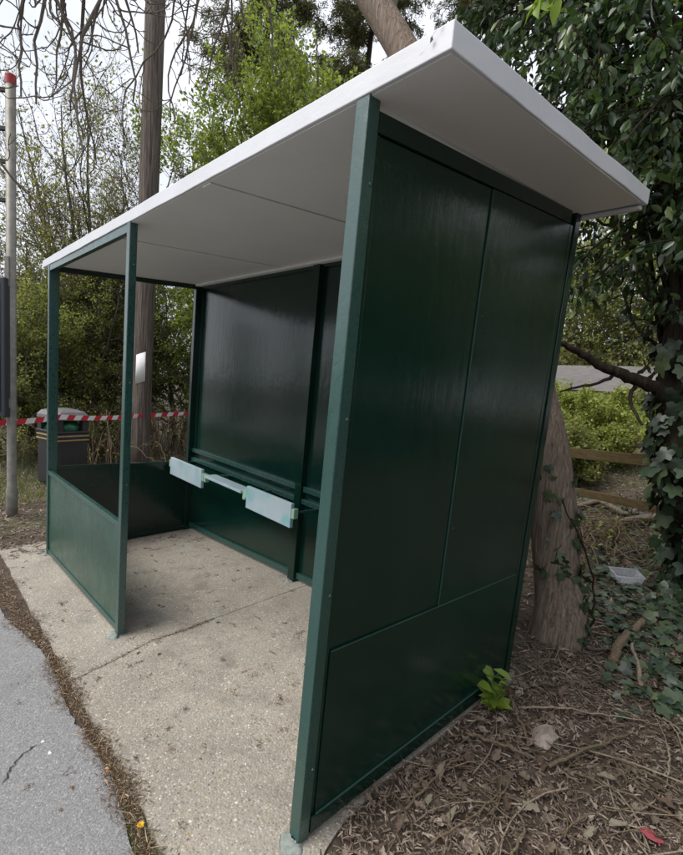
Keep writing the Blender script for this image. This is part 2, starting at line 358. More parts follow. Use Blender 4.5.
TPL = {
 'rhomb': (np.array([(0, 0, 0), (.5, .30, .07), (1, 0, -.06), (.45, -.30, .07)]), np.array([(0, 2, 1), (0, 3, 2)])),
 'oval': (np.array([(0, 0, 0), (.28, .2, .05), (.66, .19, .03), (1, 0, -.12), (.66, -.19, .03), (.28, -.2, .05), (.28, 0, -.01), (.66, 0, -.03)]),
          np.array([(0, 6, 1), (1, 6, 7), (1, 7, 2), (2, 7, 3), (0, 5, 6), (5, 7, 6), (5, 4, 7), (4, 3, 7)])),
 'ivy': (np.array([(.3, 0, 0), (0, .08, -.02), (-.02, .34, -.06), (.24, .27, .02), (.42, .46, -.05), (.55, .21, .03), (1, 0, -.12), (.55, -.21, .03), (.42, -.46, -.05), (.24, -.27, .02), (-.02, -.34, -.06), (0, -.08, -.02)]),
         np.array([(0, i, i+1) for i in range(1, 11)]+[(0, 11, 1)])[:, ::-1]),
 'thin': (np.array([(0, -.02, 0), (0, .02, 0), (.5, .03, .03), (.5, -.01, .03), (1, .01, 0), (1, -.01, 0)]), np.array([(0, 1, 3), (1, 2, 3), (3, 2, 5), (2, 4, 5)])),
 'strip': (np.array([(0, -.09, 0), (0, .09, 0), (.5, .1, .08), (.5, -.08, .06), (1, .03, -.02), (1, -.05, 0)]), np.array([(0, 1, 3), (1, 2, 3), (3, 2, 5), (2, 4, 5)])),
 'curl': (np.array([(0, 0, .05), (.3, .24, .20), (.7, .2, .14), (1, 0, .2), (.7, -.22, .05), (.3, -.2, .16), (.35, 0, 0), (.7, .02, .02)]),
          np.array([(0, 6, 1), (1, 6, 7), (1, 7, 2), (2, 7, 3), (0, 5, 6), (5, 7, 6), (5, 4, 7), (4, 3, 7)])),
 'blade': (np.array([(0, -.03, 0), (0, .03, 0), (.5, .022, .0), (.5, -.022, .0), (1, 0, 0)]), np.array([(0, 1, 2), (0, 2, 3), (3, 2, 4)])),
}
TPL['ivy'] = ivy_tpl(); TPL['dead'] = dead_tpl(); TPL['dead_flat'] = dead_tpl(.12, .05)
def leaves(pos, X, Nr, size, tpl):
    tv, tf = TPL[tpl]; X = X/(np.linalg.norm(X, axis=1, keepdims=True)+1e-9)
    Nr = Nr-(Nr*X).sum(1, keepdims=True)*X; Nr /= np.linalg.norm(Nr, axis=1, keepdims=True)+1e-9
    Y = np.cross(Nr, X); s = np.asarray(size)[:, None, None]
    V = pos[:, None, :]+s*(tv[None, :, 0:1]*X[:, None, :]+tv[None, :, 1:2]*Y[:, None, :]+tv[None, :, 2:3]*Nr[:, None, :])
    F = (np.arange(len(pos))*len(tv))[:, None, None]+tf[None]
    return V.reshape(-1, 3), F.reshape(-1, 3)
def leaf_on(P, R, n, size, t0=.15, t1=1., up=.6, spread=.02, droop=0., tpl='rhomb', var=.35):
    t = t0+(t1-t0)*rng.random((len(P), n)); p, T, _ = sample(P, R, t); p = p.reshape(-1, 3); T = T.reshape(-1, 3)
    m = len(p); X = .5*T+.8*rng.normal(size=(m, 3)); X[:, 2] -= droop
    Nr = rng.normal(size=(m, 3)); Nr[:, 2] += up*2
    return leaves(p+spread*rng.normal(size=(m, 3)), X, Nr, size*(1-var+2*var*rng.random(m)), tpl)
def part(name, VF, material, parent, sm=False, kind=None):
    V, F = VF; me = mesh_np(name, V-org(parent), F, material)
    if sm: smooth(me)
    o = link(name, me, parent)
    if kind: o['kind'] = kind
    return o
def solo(name, VF, material, loc, sm=False):
    V, F = VF; me = mesh_np(name, V-np.array(loc), F, material)
    if sm: smooth(me)
    return link(name, me, None, loc)

# ================================================================== SETTING
def axis(lo, a, b, hi, step, grow_=1.16):
    c = list(np.arange(a, b+1e-6, step)); s = step; x = a
    while x > lo: s *= grow_; x -= s; c.insert(0, x)
    s = step; x = c[-1]
    while x < hi: s *= grow_; x += s; c.append(x)
    return np.array(c)
xs = axis(-300, -5, 2.5, 300, .06); ys = axis(-300, -.8, 6, 300, .06)
X, Y = np.meshgrid(xs, ys, indexing='ij'); Z = gz(X, Y)
paved = (X > -4.0) & (X < .12) & (Y > -.45) & (Y < 1.42) | (Y < -.38)
Z = Z-np.where(paved, .012, 0)+np.where(paved, 0, .006*rng.normal(size=Z.shape)*(np.abs(X) < 8)*(np.abs(Y) < 9))
i = np.arange(X.size).reshape(X.shape)
F = np.stack([i[:-1, :-1], i[1:, :-1], i[1:, 1:], i[:-1, 1:]], -1).reshape(-1, 4)
g = link('ground', smooth(mesh_np('ground', np.stack([X, Y, Z], -1), F, M['soil']))); g['kind'] = 'structure'
def sheet(name, outline, material, top, depth):
    n = len(outline); V = [(x, y, top(x, y)) for x, y in outline]+[(x, y, top(x, y)-depth) for x, y in outline]
    F = [list(range(n))]+[[(k+1) % n, k, n+k, n+(k+1) % n] for k in range(n)]
    me = bpy.data.meshes.new(name); me.from_pydata(V, [], F); me.materials.append(material)
    o = link(name, me); o['kind'] = 'structure'; return o
plane = lambda dz: (lambda x, y: GX*x+GY*y+dz)
e = lambda a: a*rng.normal()
def wander(a, b, n, amp, sm=3):
    q = rng.normal(size=n); q = np.convolve(q, np.ones(sm)/sm, 'same')*amp
    return [(a[0]+(b[0]-a[0])*k/(n-1)+q[k]*abs(b[1]-a[1])/(abs(b[1]-a[1])+abs(b[0]-a[0])), a[1]+(b[1]-a[1])*k/(n-1)+q[k]*abs(b[0]-a[0])/(abs(b[1]-a[1])+abs(b[0]-a[0]))) for k in range(n)]
# slab in two bays with an open joint near x = -1.5 (it runs across the slab)
jl = [(-1.42, -.32), (-1.47, -.1), (-1.545, .13), (-1.54, .35), (-1.56, .53), (-1.58, .9), (-1.6, 1.44)]
far_bay = wander((-4.05, -.30), (-1.43, -.315), 40, .012)+[(x-.0015, y) for x, y in jl]+wander((-1.62, 1.44), (-3.95, 1.46), 20, .01)+wander((-3.97, 1.4), (-4.05, -.2), 14, .04)
near_bay = [(x+.0015, y) for x, y in jl[::-1]]+wander((-1.40, -.315), (.5, -.33), 46, .010)+wander((.52, -.3), (.10, .02), 6, .03)+wander((.07, .06), (.02, .3), 5, .02)+wander((.012, .33), (.0, 1.4), 14, .006)+[(-.01, 1.44)]
sheet('concrete_slab', far_bay, M['concrete'], plane(0), .10)
sheet('concrete_slab', near_bay, M['concrete'], plane(-.0015), .10)
def asph_y(x): return -.375-.05*float(sstep(-.9, -.2, x))-.03*math.sin(1.7*x)-.02*math.sin(5*x+1)-.085*float(sstep(-2.0, -3.4, x))
ed = [(x, asph_y(x)+e(.003)) for x in np.arange(-9, 3, .03)]
sheet('footpath', [(-30, -4.5), (12, -4.5), (12, -.5)]+ed[::-1]+[(-30, -.5)], M['asphalt'], plane(-.004), .12)
for ou in ([(-120, -14), (120, -14), (120, -4.9), (-120, -4.9)],):
    sheet('road', ou, M['asphalt'], lambda x, y: -.30, .1)

def strip_on(name, pts, wd, dz, material, label, cat):
    P = np.array(pts); K = len(P); V = []; F = []
    for k in range(K):
        a = P[max(k-1, 0)]; c = P[min(k+1, K-1)]; tg = (c-a)/np.linalg.norm(c-a); nn = np.array([-tg[1], tg[0]])
        wk = wd*(.45+.9*random.random())*(0.25 if k in (0, K-1) else 1)
        for s in (-1, 1):
            q = P[k]+nn*s*wk; V.append((q[0], q[1], GX*q[0]+GY*q[1]+dz))
        if k: F.append([2*k-2, 2*k-1, 2*k+1, 2*k])
    me = bpy.data.meshes.new(name); c0 = np.array([P[0][0], P[0][1], V[0][2]])
    me.from_pydata([tuple(np.array(v)-c0) for v in V], [], [f[::-1] for f in F]); me.materials.append(material)
    return tag(link(name, me, None, c0), label, cat)
def jag(pts, n, amp):
    out = []
    for a, c in zip(pts[:-1], pts[1:]):
        for k in range(n): f = k/n; out.append((a[0]+(c[0]-a[0])*f+amp*rng.normal(), a[1]+(c[1]-a[1])*f+amp*rng.normal()))
    return out+[pts[-1]]
ca = [gp(0, 785)[:2], gp(12, 768)[:2], gp(24, 752)[:2], gp(38, 744)[:2]]
strip_on('path_crack', jag(ca, 5, .006), .0035, -.0005, M['soil_dark'], 'thin dark crack across the grey asphalt footpath', 'crack')

# ================================================================== BUS SHELTER
L, D, XM, XB = -3.617, 1.3407, -1.716, -1.78
RS = .0965
rz = lambda x, y: 2.174+RS*y-.007*x
wt = lambda dz: (lambda x, y: 2.15+.1138*y+dz)      # top of the end wall, just short of the roof
floor = lambda dz: (lambda x, y: GX*x+GY*y+dz)
sh = thing('bus_shelter', (-1.8, .67, GX*-1.8+GY*.67), 'dark green metal bus shelter with flat white roof and tip-up seats', 'bus shelter')
B = lambda name, mt, args, bev=.002: MB().box(*args).build(name, M[mt], sh, bev)
top = lambda dz: (lambda x, y: rz(x, y)+dz)
# posts
B('post', 'green_rough', (-.047, .002, 0, .042, floor(-.01), top(.012)), .003)
B('post', 'green', (-.047, .004, 1.292, D, floor(-.05), top(.012)), .003)
B('post', 'green_rough', (XM-.047, XM, 0, .040, floor(-.01), top(.012)), .003)
B('post', 'green_rough', (L, L+.047, 0, .072, floor(-.01), top(.012)), .003)
B('post', 'green', (L, L+.051, 1.243, 1.322, floor(-.01), top(.012)), .003)
B('post', 'green', (XB, XB+.075, 1.262, 1.325, floor(-.01), top(.012)), .003)
# near end wall: backing, frame strips, three sheets
B('backing_sheet', 'green', (-.022, -.013, .043, 1.291, floor(.012), wt(-.004)), 0)
B('sheet_panel', 'green', (-.0125, -.007, .060, .6215, .622, wt(-.058)), .0012)
B('sheet_panel', 'green', (-.0125, -.002, .6237, 1.252, .622, wt(-.058)), .0015)
B('sheet_panel', 'green', (-.0125, .0005, .060, 1.252, floor(.082), lambda x, y: .6423), .0015)
B('top_rail', 'green', (-.0125, -.001, .044, 1.255, wt(-.054), wt(-.002)), .002)
B('bottom_rail', 'green', (-.0125, .006, .044, 1.255, floor(.018), floor(.078)), .002)
B('edge_strip', 'green', (-.0125, -.003, .0425, .057, floor(.082), wt(-.058)), .0015)
B('edge_strip', 'green', (-.0125, -.002, 1.256, 1.289, floor(.05), wt(-.058)), .0015)
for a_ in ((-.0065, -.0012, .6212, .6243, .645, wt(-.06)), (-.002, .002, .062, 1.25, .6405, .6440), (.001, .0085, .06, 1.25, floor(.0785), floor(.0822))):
    B('edge_highlight_strip', 'green_edge_light', a_, .0012)  # pale strips painting the light that the sheet edges catch
# front low panel between far post and middle post
pt = lambda dz: (lambda x, y: .6106+.0262*x+dz)
B('sheet_panel', 'green_panel', (L+.049, XM-.049, .014, .020, floor(.055), pt(-.036)), .001)
B('panel_rail', 'green_rough', (L+.048, XM-.048, .003, .034, pt(-.035), pt(0)), .002)
B('bottom_rail', 'green_rough', (L+.048, XM-.048, .005, .034, floor(.02), floor(.052)), .002)
B('top_rail', 'green_rough', (L+.048, XM-.048, .003, .036, top(-.047), top(.004)), .002)
B('top_rail', 'green', (L+.003, L+.040, .074, 1.242, top(-.045), top(.002)), .002)
# far end low panel
B('sheet_panel', 'green', (L+.014, L+.020, .074, 1.242, floor(.042), lambda x, y: .515), .001)
B('panel_rail', 'green', (L+.005, L+.036, .074, 1.242, lambda x, y: .516, lambda x, y: .552), .002)
B('bottom_rail', 'green', (L+.005, L+.036, .074, 1.242, floor(.004), floor(.040)), .002)
# back wall
for (a, c) in ((L+.052, XB-.002), (XB+.077, -.049)):
    B('sheet_panel', 'green', (a, c, 1.306, 1.312, .685, top(-.02)), .001)
    B('sheet_panel', 'green', (a, c, 1.306, 1.312, floor(.06), lambda x, y: .572), .001)
    B('bottom_rail', 'green_rough', (a, c, 1.284, 1.318, floor(.025), floor(.072)), .002)
    B('panel_rail', 'green_rough', (a, c, 1.282, 1.318, .655, .695), .002)
    B('panel_rail', 'green_rough', (a, c, 1.276, 1.318, .563, .60), .002)
    B('sheet_panel', 'green', (a, c, 1.306, 1.312, .590, .665), .001)
    B('top_rail', 'green', (a, c, 1.284, 1.318, top(-.045), top(.002)), .002)
B('edge_strip', 'green', (L+.0525, L+.10, 1.296, 1.3055, .70, top(-.05)), .001)
B('edge_strip', 'green', (XB-.06, XB-.003, 1.294, 1.3055, .70, top(-.05)), .001)
# roof: slab with softened, slightly wavering edges
X0, X1, Y0, Y1, TH = -3.80, .246, -.004, 1.382, .062
def roof_mesh():
    nx, ny = 90, 34; V = []; F = []
    us = np.linspace(0, 1, nx); vs = np.linspace(0, 1, ny)
    ph = rng.random(6)*6
    def wv(s): return .0016*math.sin(2.1*s+ph[0])+.0009*math.sin(6.7*s+ph[1])+.0004*math.sin(19*s+ph[2])
    top_i = {}; bot_i = {}
    for a in range(nx):
        for c in range(ny):
            x = X0+(X1-X0)*us[a]; y = Y0+(Y1-Y0)*vs[c]
            ed_ = (a in (0, nx-1)) or (c in (0, ny-1))
            if a in (0, nx-1): x += wv(y*2.3+a)
            if c in (0, ny-1): y += .6*wv(x*1.9+c)
            top_i[a, c] = len(V); V.append((x, y, rz(x, y)+TH-(.006 if ed_ else 0)+.5*wv(x+2*y)))
            bot_i[a, c] = len(V); V.append((x, y, rz(x, y)+(.0 if not ed_ else -.002+.8*wv(x*1.7+y*2))))
    for a in range(nx-1):
        for c in range(ny-1):
            F.append([top_i[a, c], top_i[a+1, c], top_i[a+1, c+1], top_i[a, c+1]])
            F.append([bot_i[a, c], bot_i[a, c+1], bot_i[a+1, c+1], bot_i[a+1, c]])
    ring = [(a, 0) for a in range(nx)]+[(nx-1, c) for c in range(1, ny)]+[(a, ny-1) for a in range(nx-2, -1, -1)]+[(0, c) for c in range(ny-2, 0, -1)]
    for k in range(len(ring)):
        p, q = ring[k], ring[(k+1) % len(ring)]; F.append([bot_i[p], bot_i[q], top_i[q], top_i[p]])
    return V, F
V, F = roof_mesh()
roof = MB().add(V, F).build('roof', M['white'], sh, .003, False)
# soffit boards under the slab, with a cover strip at each joint
jx = [X0+.008, -2.15, -.90, X1-.008]
def onroof(u, v, y):
    r = ray(u, v); return None
for k in range(3):
    MB().box(jx[k]+.0001, jx[k+1]-.0001, .008, 1.33, top(-.0045), top(-.0015)).build('soffit_board', M['soffit'], roof)
    if k: MB().box(jx[k]-.032, jx[k]+.032, .012, 1.22, top(-.0115), top(-.0047)).build('cover_strip', M['soffit'], roof, .006)
MB().box(X0+.02, X1-.015, 1.345, Y1-.004, top(-.022), top(-.0045)).build('drip_edge', M['white'], roof, .006)
MB().box(L+.06, -.05, 1.225, 1.285, top(-.024), top(-.0052)).build('batten', M['soffit'], roof, .004)
# peeling crack in the fascia near its corner
ck = [(X1-.030, .060), (X1-.034, .05), (X1-.052, .038), (X1-.05, .028), (X1-.072, .016), (X1-.082, .013)]
V = []; F = []
for k, (x, dz) in enumerate(ck):
    wdt = (.002, .0035, .0025, .004, .003, .0006)[k]
    V += [(x-wdt, Y0-.0075, rz(x, Y0)+dz-.5*wdt), (x+wdt, Y0-.0075, rz(x, Y0)+dz+.5*wdt)]
    if k: F.append([2*k-2, 2*k-1, 2*k+1, 2*k])
MB().add(V, F).build('paint_crack', M['crackdark'], roof)
# bolts
def dome(c, ax, r, h):
    prof = [(r, 0), (r*.92, h*.4), (r*.6, h*.85), (.0008, h)]; V, F = lathe(prof, 10)
    out = []
    for x, y, z in V: out.append((c[0]+z, c[1]+x, c[2]+y) if ax == 'x' else (c[0]+x, c[1]-z, c[2]+y))
    return out, F
for x, y, zs in ((.002, .032, (1.97, 1.353, .83, .255)), (XM, .027, (1.976, 1.361, .793, .192))):
    for z in zs: MB().add(*dome((x, y, z), 'x', .0065, .004)).build('bolt', M['green_rough'], sh)
for z in (1.74, 1.69, .95): MB().add(*dome((-.002, .655, z), 'x', .006, .003)).build('bolt', M['green'], sh)
# tip-up seats
def seat(x0, x1, z0, z1, y, up):
    if up: s = MB().box(x0, x1, y-.014, y+.014, z0, z1).build('seat', M['seat'], sh, .004)
    else: s = MB().box(x0, x1, y-.03, y+.09, z0+.006, z0+.028).build('seat', M['seat'], sh, .004)
    zc = (z0+z1)/2+.02 if up else z0-.004
    for xx in (x0-.034, x1+.002):
        MB().box(xx, xx+.032, y-.012, y+.026, zc-.036, zc+.034).build('hinge_block', M['mint'], s, .004)
        MB().box(xx+.009, xx+.023, y+.027, 1.281, zc-.004, zc+.012).build('bracket_arm', M['green_rough'], s, .002)
    return s
seat(-3.508, -2.841, .446, .616, 1.05, True)
seat(-2.085, -1.511, .462, .635, 1.05, True)
seat(-2.765, -2.145, .555, .58, 1.05, False)
# mortar round the feet
def blob(c, r, h, mt, seed, name, sub=2):
    rg = np.random.default_rng(seed); V, F = lathe([(r, 0), (r*.9, h*.5), (r*.5, h*.95), (.002, h)], 14)
    V = [(c[0]+x*(1+.3*math.sin(3*math.atan2(y, x)+seed))+.1*r*rg.normal(), c[1]+y*(1+.3*math.cos(2*math.atan2(y, x)+seed))+.1*r*rg.normal(), c[2]+z) for x, y, z in V]
    return V, F
for k, (x, y) in enumerate(((-.02, .0), (XM-.02, .0), (L+.03, .0), (.0, 1.33), (XB+.04, 1.25))):
    zz = GX*x+GY*y
    MB().add(*blob((x, y, zz-.004), .045, .016, 0, k+3, 'x')).build('mortar_pad', M['mortar'], sh, 0, True)

# ================================================================== UTILITY POLE, NOTICE, STOP POLE, BIN, TAPE
PX_, PY_ = -8.02, 2.36; pz = float(gz(PX_, PY_))
up = thing('utility_pole', (PX_, PY_, pz), 'tall weathered brown wooden utility pole behind the shelter', 'utility pole')
V, F = lathe([(.175, -.3), (.172, .5), (.166, 3), (.158, 6), (.15, 9.4), (.145, 9.5)], 28, (PX_, PY_, pz))
V = [(x+.006*math.sin(7*math.atan2(y-PY_, x-PX_)+z), y+.006*math.cos(5*math.atan2(y-PY_, x-PX_)), z) for x, y, z in V]
MB().add(V, F).build('shaft', M['pole_wood'], up, 0, True)
MB().box(PX_-.9, PX_+.9, PY_+.15, PY_+.24, pz+8.7, pz+8.82).build('crossarm', M['pole_wood'], up, .01)
# notice: curved sheet on the side of the pole that faces the path
nv = []; nf = []
a0 = math.atan2(CAM[1]-PY_, CAM[0]-PX_)
c = at(138, 373, 9.3)
for k in range(7):
    a = a0-.75+.95*k/6+.05
    for z in (1.17, 1.70): nv.append((PX_+(.176+.012*(k == 6)*(z < 1.4))*math.cos(a), PY_+.176*math.sin(a), z+.012*k))
    if k: nf.append([2*k-2, 2*k, 2*k+1, 2*k-1])
o = MB().add(nv, nf).build('paper_notice', M['paper'], None, 0, True, (PX_, PY_-.17, 1.17))
so_ = o.modifiers.new('sheet', 'SOLIDIFY'); so_.thickness = .002
tag(o, 'white paper notice pinned round the wooden utility pole', 'notice')

sp = at(12, 517, 6.2); sp[2] = float(gz(sp[0], sp[1]))
st = thing('bus_stop_pole', sp, 'slim grey metal bus stop pole with red cap', 'bus stop pole')
V, F = lathe([(.056, -.2), (.056, .30), (.047, .33), (.045, 1.5), (.045, 4.47)], 18, sp); MB().add(V, F).build('shaft', M['galv'], st, 0, True)
V, F = lathe([(.049, 4.42), (.049, 4.50), (.046, 4.51), (.002, 4.512)], 18, sp); MB().add(V, F).build('cap', M['red'], st)
lf = CR @ np.array([-1., 0, 0]); lf[2] = 0; lf /= np.linalg.norm(lf)
fw = np.array([-lf[1], lf[0], 0])            # horizontally at right angles to lf
if np.dot(fw, CAM-sp) < 0: fw = -fw
def obox(c, ax, ay, hx, hy, z0, z1):
    q = [c+ax*sx*hx+ay*sy*hy for sx, sy in ((-1, -1), (1, -1), (1, 1), (-1, 1))]
    return MB().hexa([(p[0], p[1], z0) for p in q]+[(p[0], p[1], z1) for p in q])
zb = sp[2]
for v in (88, 127, 160, 199):
    zc = at(4, v, 6.2)[2]
    obox(sp+lf*.13, lf, fw, .09, .018, zc-.02, zc+.02).build('bracket', M['black'], st, .004)
flag = obox(sp+lf*.44, lf, fw, .22, .012, at(4, 205, 6.2)[2], at(4, 80, 6.2)[2]).build('flag_plate', M['frame_white'], st, .004)
cs = sp+lf*.215+fw*.09
ca_ = thing('timetable_case', (cs[0], cs[1], .80), 'dark grey upright timetable case fixed to the bus stop pole', 'display case')
obox(cs, lf, fw, .235, .045, .80, 2.24).build('housing', M['case'], ca_, .012)
obox(cs+fw*.047, lf, fw, .195, .003, .86, 2.18).build('window', M['glass'], ca_, .002)
obox(sp+fw*.056-lf*.0, lf, fw, .022, .012, 2.16, 2.46).build('bracket', M['galv'], ca_, .003)
obox(sp+fw*.056-lf*.0, lf, fw, .022, .012, .9, 1.0).build('bracket', M['galv'], ca_, .003)

bc = (at(36, 478, 8.35)+at(88, 478, 8.35))/2; bz = float(gz(bc[0], bc[1])); bc[2] = bz
bn = thing('litter_bin', bc, 'black litter bin with gold bands and grey lid, holding a green bag', 'litter bin')
ba = math.radians(20); bx = np.array([math.cos(ba), math.sin(ba), 0]); by = np.array([-math.sin(ba), math.cos(ba), 0])
H = at(60, 409, 8.35)[2]-bz
def bb(name, mt, hx, hy, z0, z1, cx=0, cy=0, bev=.02, par=None): return obox(bc+bx*cx+by*cy, bx, by, hx, hy, bz+z0, bz+z1).build(name, M[mt], par or bn, bev)
bb('body', 'bin', .25, .25, 0, H*.70, bev=.04)
for z in (.60, .655): bb('band', 'gold', .256, .256, H*z, H*z+.022, bev=.004)
for sx in (-1, 1):
    for sy in (-1, 1): bb('corner_post', 'bin', .05, .05, H*.70, H*.88, sx*.20, sy*.20, .01)
bb('rim', 'bin', .262, .262, H*.695, H*.73, bev=.012)
lid = MB()
prof = [(.265, H*.87), (.275, H*.89), (.272, H*.93), (.23, H*.98), (.12, H*1.01)]
LV = []; LF = []
for h_, z in prof:
    for sx, sy in ((-1, -.8), (-.8, -1), (.8, -1), (1, -.8), (1, .8), (.8, 1), (-.8, 1), (-1, .8)):
        q = bc+bx*h_*sx+by*h_*sy; LV.append((q[0], q[1], bz+z))
for j in range(4):
    for k in range(8): LF.append([j*8+k, j*8+(k+1) % 8, (j+1)*8+(k+1) % 8, (j+1)*8+k])
LF += [list(range(8))[::-1], [32+k for k in range(8)]]
lid.add(LV, LF).build('lid', M['bin_lid'], bn, .008)
sv, sf = lathe([(.10, -.02), (.22, .0), (.235, .08), (.18, .14), (.05, .17)], 14, (bc[0], bc[1], bz+H*.71))
sv = [(x+.02*rng.normal(), y+.02*rng.normal(), z+.015*rng.normal()) for x, y, z in sv]
MB().add(sv, sf).build('bag', M['bag'], bn, 0, True)
for k in range(2):
    q = bc-by*.26*(1)+bx*(.05+.1*k); 
strg, rr = poly([bc-by*.2+bx*.1+[0, 0, H*.82], bc-by*.29+bx*.12+[0, 0, H*.80], bc-by*.275+bx*.14+[0, 0, H*.6], bc-by*.272+bx*.1+[0, 0, H*.42]], .008, .006, 14)
part('string', tubes(strg, rr, 5), M['gold'], bn)

# barrier tape: bin side to pole, then on towards the hedge
def tape_pts():
    a = at(-40, 423, 6.55); b = at(60, 417, 7.65); c = np.array([PX_, PY_, 0])+(np.array([CAM[0]-PX_, CAM[1]-PY_, 0])/math.hypot(CAM[0]-PX_, CAM[1]-PY_))*.185; c[2] = at(132, 415, 9.3)[2]
    d = at(205, 411, 10.6)
    out = []
    for p, q, n, sag in ((a, b, 30, .03), (b, c, 34, .03), (c, d, 30, .02)):
        for k in range(n): f = k/n; x = p+(q-p)*f; x[2] -= sag*4*f*(1-f); out.append(x)
    out.append(d); return np.array(out)
TP = tape_pts(); hw = .036
V = []; F = []; mi = []
seg = np.r_[0, np.cumsum(np.linalg.norm(np.diff(TP, axis=0), axis=1))]; tot = seg[-1]
def tp(s): return np.array([np.interp(s, seg, TP[:, k]) for k in range(3)])
nstr = int(tot/.15)
for k in range(nstr*3):
    s0 = k*.05; s1 = s0+.05; sl = .05
    tw = .22*math.sin(s0*2.2+.8)
    pt4 = []
    for s_, vv in ((s0, -1), (s1, -1), (s1, 1), (s0, 1)):
        ss = min(max(s_+vv*sl*.5, 0), tot); p = tp(ss); tw = .25*math.sin(ss*1.9+.6)
        pt4.append((p[0]+fw[0]*hw*vv*tw, p[1]+fw[1]*hw*vv*tw, p[2]+hw*vv*math.cos(tw)))
    b0 = len(V); V += pt4; F.append([b0, b0+1, b0+2, b0+3]); mi.append((k//3) % 2)
o = MB().add(V, F).build('barrier_tape', M['white_tape'], None, 0, False, (PX_, PY_, .6))
o.data.materials.append(M['red_tape'])
o.data.polygons.foreach_set('material_index', np.array(mi, np.int32))
tag(o, 'red and white striped barrier tape strung past the bin and pole', 'barrier tape')

# ================================================================== TREES
def vol_tree(name, label, cat, base, trunk_pts, r0, r1, levels, leafspec, barkm, leafm, group=None, sides=7, trunk_extra=None):
    """trunk laid by hand, then levels of branches grown from it; leaves sit on the last level."""
    t = thing(name, base, label, cat, group)
    P, R = poly(trunk_pts, r0, r1, 22, .0)
    part('trunk', tubes(P, R, 12), M[barkm], t, True)
    cur = [(P, R)]; allt = []
    for lv in levels:
        src = cur[-1]; P2, R2 = grow(src[0], src[1], **lv); cur.append((P2, R2)); allt.append(tubes(P2, R2, 5 if len(cur) < 4 else 3))
    part('branches', join(allt), M[barkm if barkm != 'bark_grey' else 'twig'], t, True)
    lv = [leaf_on(cur[k][0], cur[k][1], n, size, **kw) for k, n, size, kw in leafspec]
    part('crown', join(lv), M[leafm], t, kind='stuff')
    return t, cur
def reseed(label):                                  # each plant keeps its own shape whatever is built before it
    global rng; rng = np.random.default_rng(zlib.crc32(label.encode()))
def ground_pt(p): return np.array([p[0], p[1], float(gz(p[0], p[1]))])

# leaning trunk behind the shelter
reseed('leaning tree'); tb = gp(556, 634); tb = ground_pt(tb)
q1 = at(556, 560, 3.08); q2 = at(546, 450, 3.12); q3 = at(515, 330, 3.3); q4 = at(455, 150, 3.75); q5 = at(385, 20, 4.2); q6 = at(310, -90, 4.7); q7 = at(245, -170, 5.0)
lt = thing('leaning_tree', tb, 'leaning tree with ribbed pale brown trunk rising behind the shelter', 'tree')
P, R = poly([tb-[0, 0, .12], tb+[0, 0, .12], q1, q2, q3, q4, q5, q6, q7], .145, .105, 60)
R[0, :10] += np.linspace(.035, 0, 10)
V, F = tubes(P, R, 44)
Vr = V.reshape(60, 44, 3); cen = P[0][:, None, :]
th = np.linspace(0, 2*np.pi, 44, endpoint=False)[None, :]; hh = np.linspace(0, 60, 60)[:, None]
flute = .034*np.sin(5*th+.3*np.sin(hh*.2))*np.exp(-hh/14)+.032*np.sin(13*th+.6*np.sin(hh*.35))*np.exp(-hh/25)+.010*np.sin(21*th+hh*.15)+.004*rng.normal(size=(60, 44))
V = (cen+(Vr-cen)*(1+flute[..., None])).reshape(-1, 3)
part('trunk', (V, F), M['bark'], lt, True)
# limbs above the frame, and bare drooping twigs hanging from them
lims = [poly([q6, at(190, -150, 5.2), at(110, -130, 5.3), at(20, -115, 5.1), at(-80, -80, 4.8)], .10, .03, 16),
        poly([q7, at(250, -240, 5.6), at(230, -280, 6.0)], .10, .03, 16),
        poly([q5, at(420, -120, 4.7), at(480, -220, 5.2)], .07, .02, 16),
        poly([q6, at(230, -60, 5.6), at(150, -45, 5.9), at(60, -50, 5.8)], .05, .015, 16)]
LP = np.concatenate([l[0] for l in lims]); LR = np.concatenate([l[1] for l in lims])
s1 = tuple(np.concatenate(q) for q in zip(grow(LP[[0]], LR[[0]], 30, .38, .99, 1.9, 1.2, K=12, wig=.2, grav=-.22, rs=.42, rend=.007, taper=.2), grow(LP[[3]], LR[[3]], 11, .12, .7, 1.7, 1.25, K=12, wig=.2, grav=-.22, rs=.40, rend=.007, taper=.2)))
s2 = grow(s1[0], s1[1], 4, .2, .97, .7, .8, K=10, wig=.2, grav=.11, rs=.6, rend=.004, taper=.3)
s3 = grow(s2[0], s2[1], 3, .25, .97, .2, .7, K=7, wig=.2, grav=.3, rs=.6, rend=.003, taper=.2)
part('limbs', tubes(LP, LR, 8), M['bark_grey'], lt, True)
part('hanging_twigs', join([tubes(*s1, 5), tubes(*s2, 4), tubes(*s3, 4)]), M['twig'], lt, True, 'stuff')
bv = leaf_on(s3[0], s3[1], 2, .02, t0=.85, tpl='rhomb', spread=.002, droop=-.3)
part('buds', bv, M['twig_tan'], lt, kind='stuff')
# upright twigs by the utility pole and centre
s5 = grow(LP[[1]], LR[[1]], 9, .1, .9, 2.2, 1.2, K=9, wig=.14, grav=-.22, rs=.3, rend=.006)
s6 = grow(s5[0], s5[1], 5, .2, .95, .8, .7, K=7, wig=.2, grav=-.1, rs=.5, rend=.003)
part('hanging_twigs', join([tubes(*s5, 5), tubes(*s6, 4)]), M['twig'], lt, True, 'stuff')

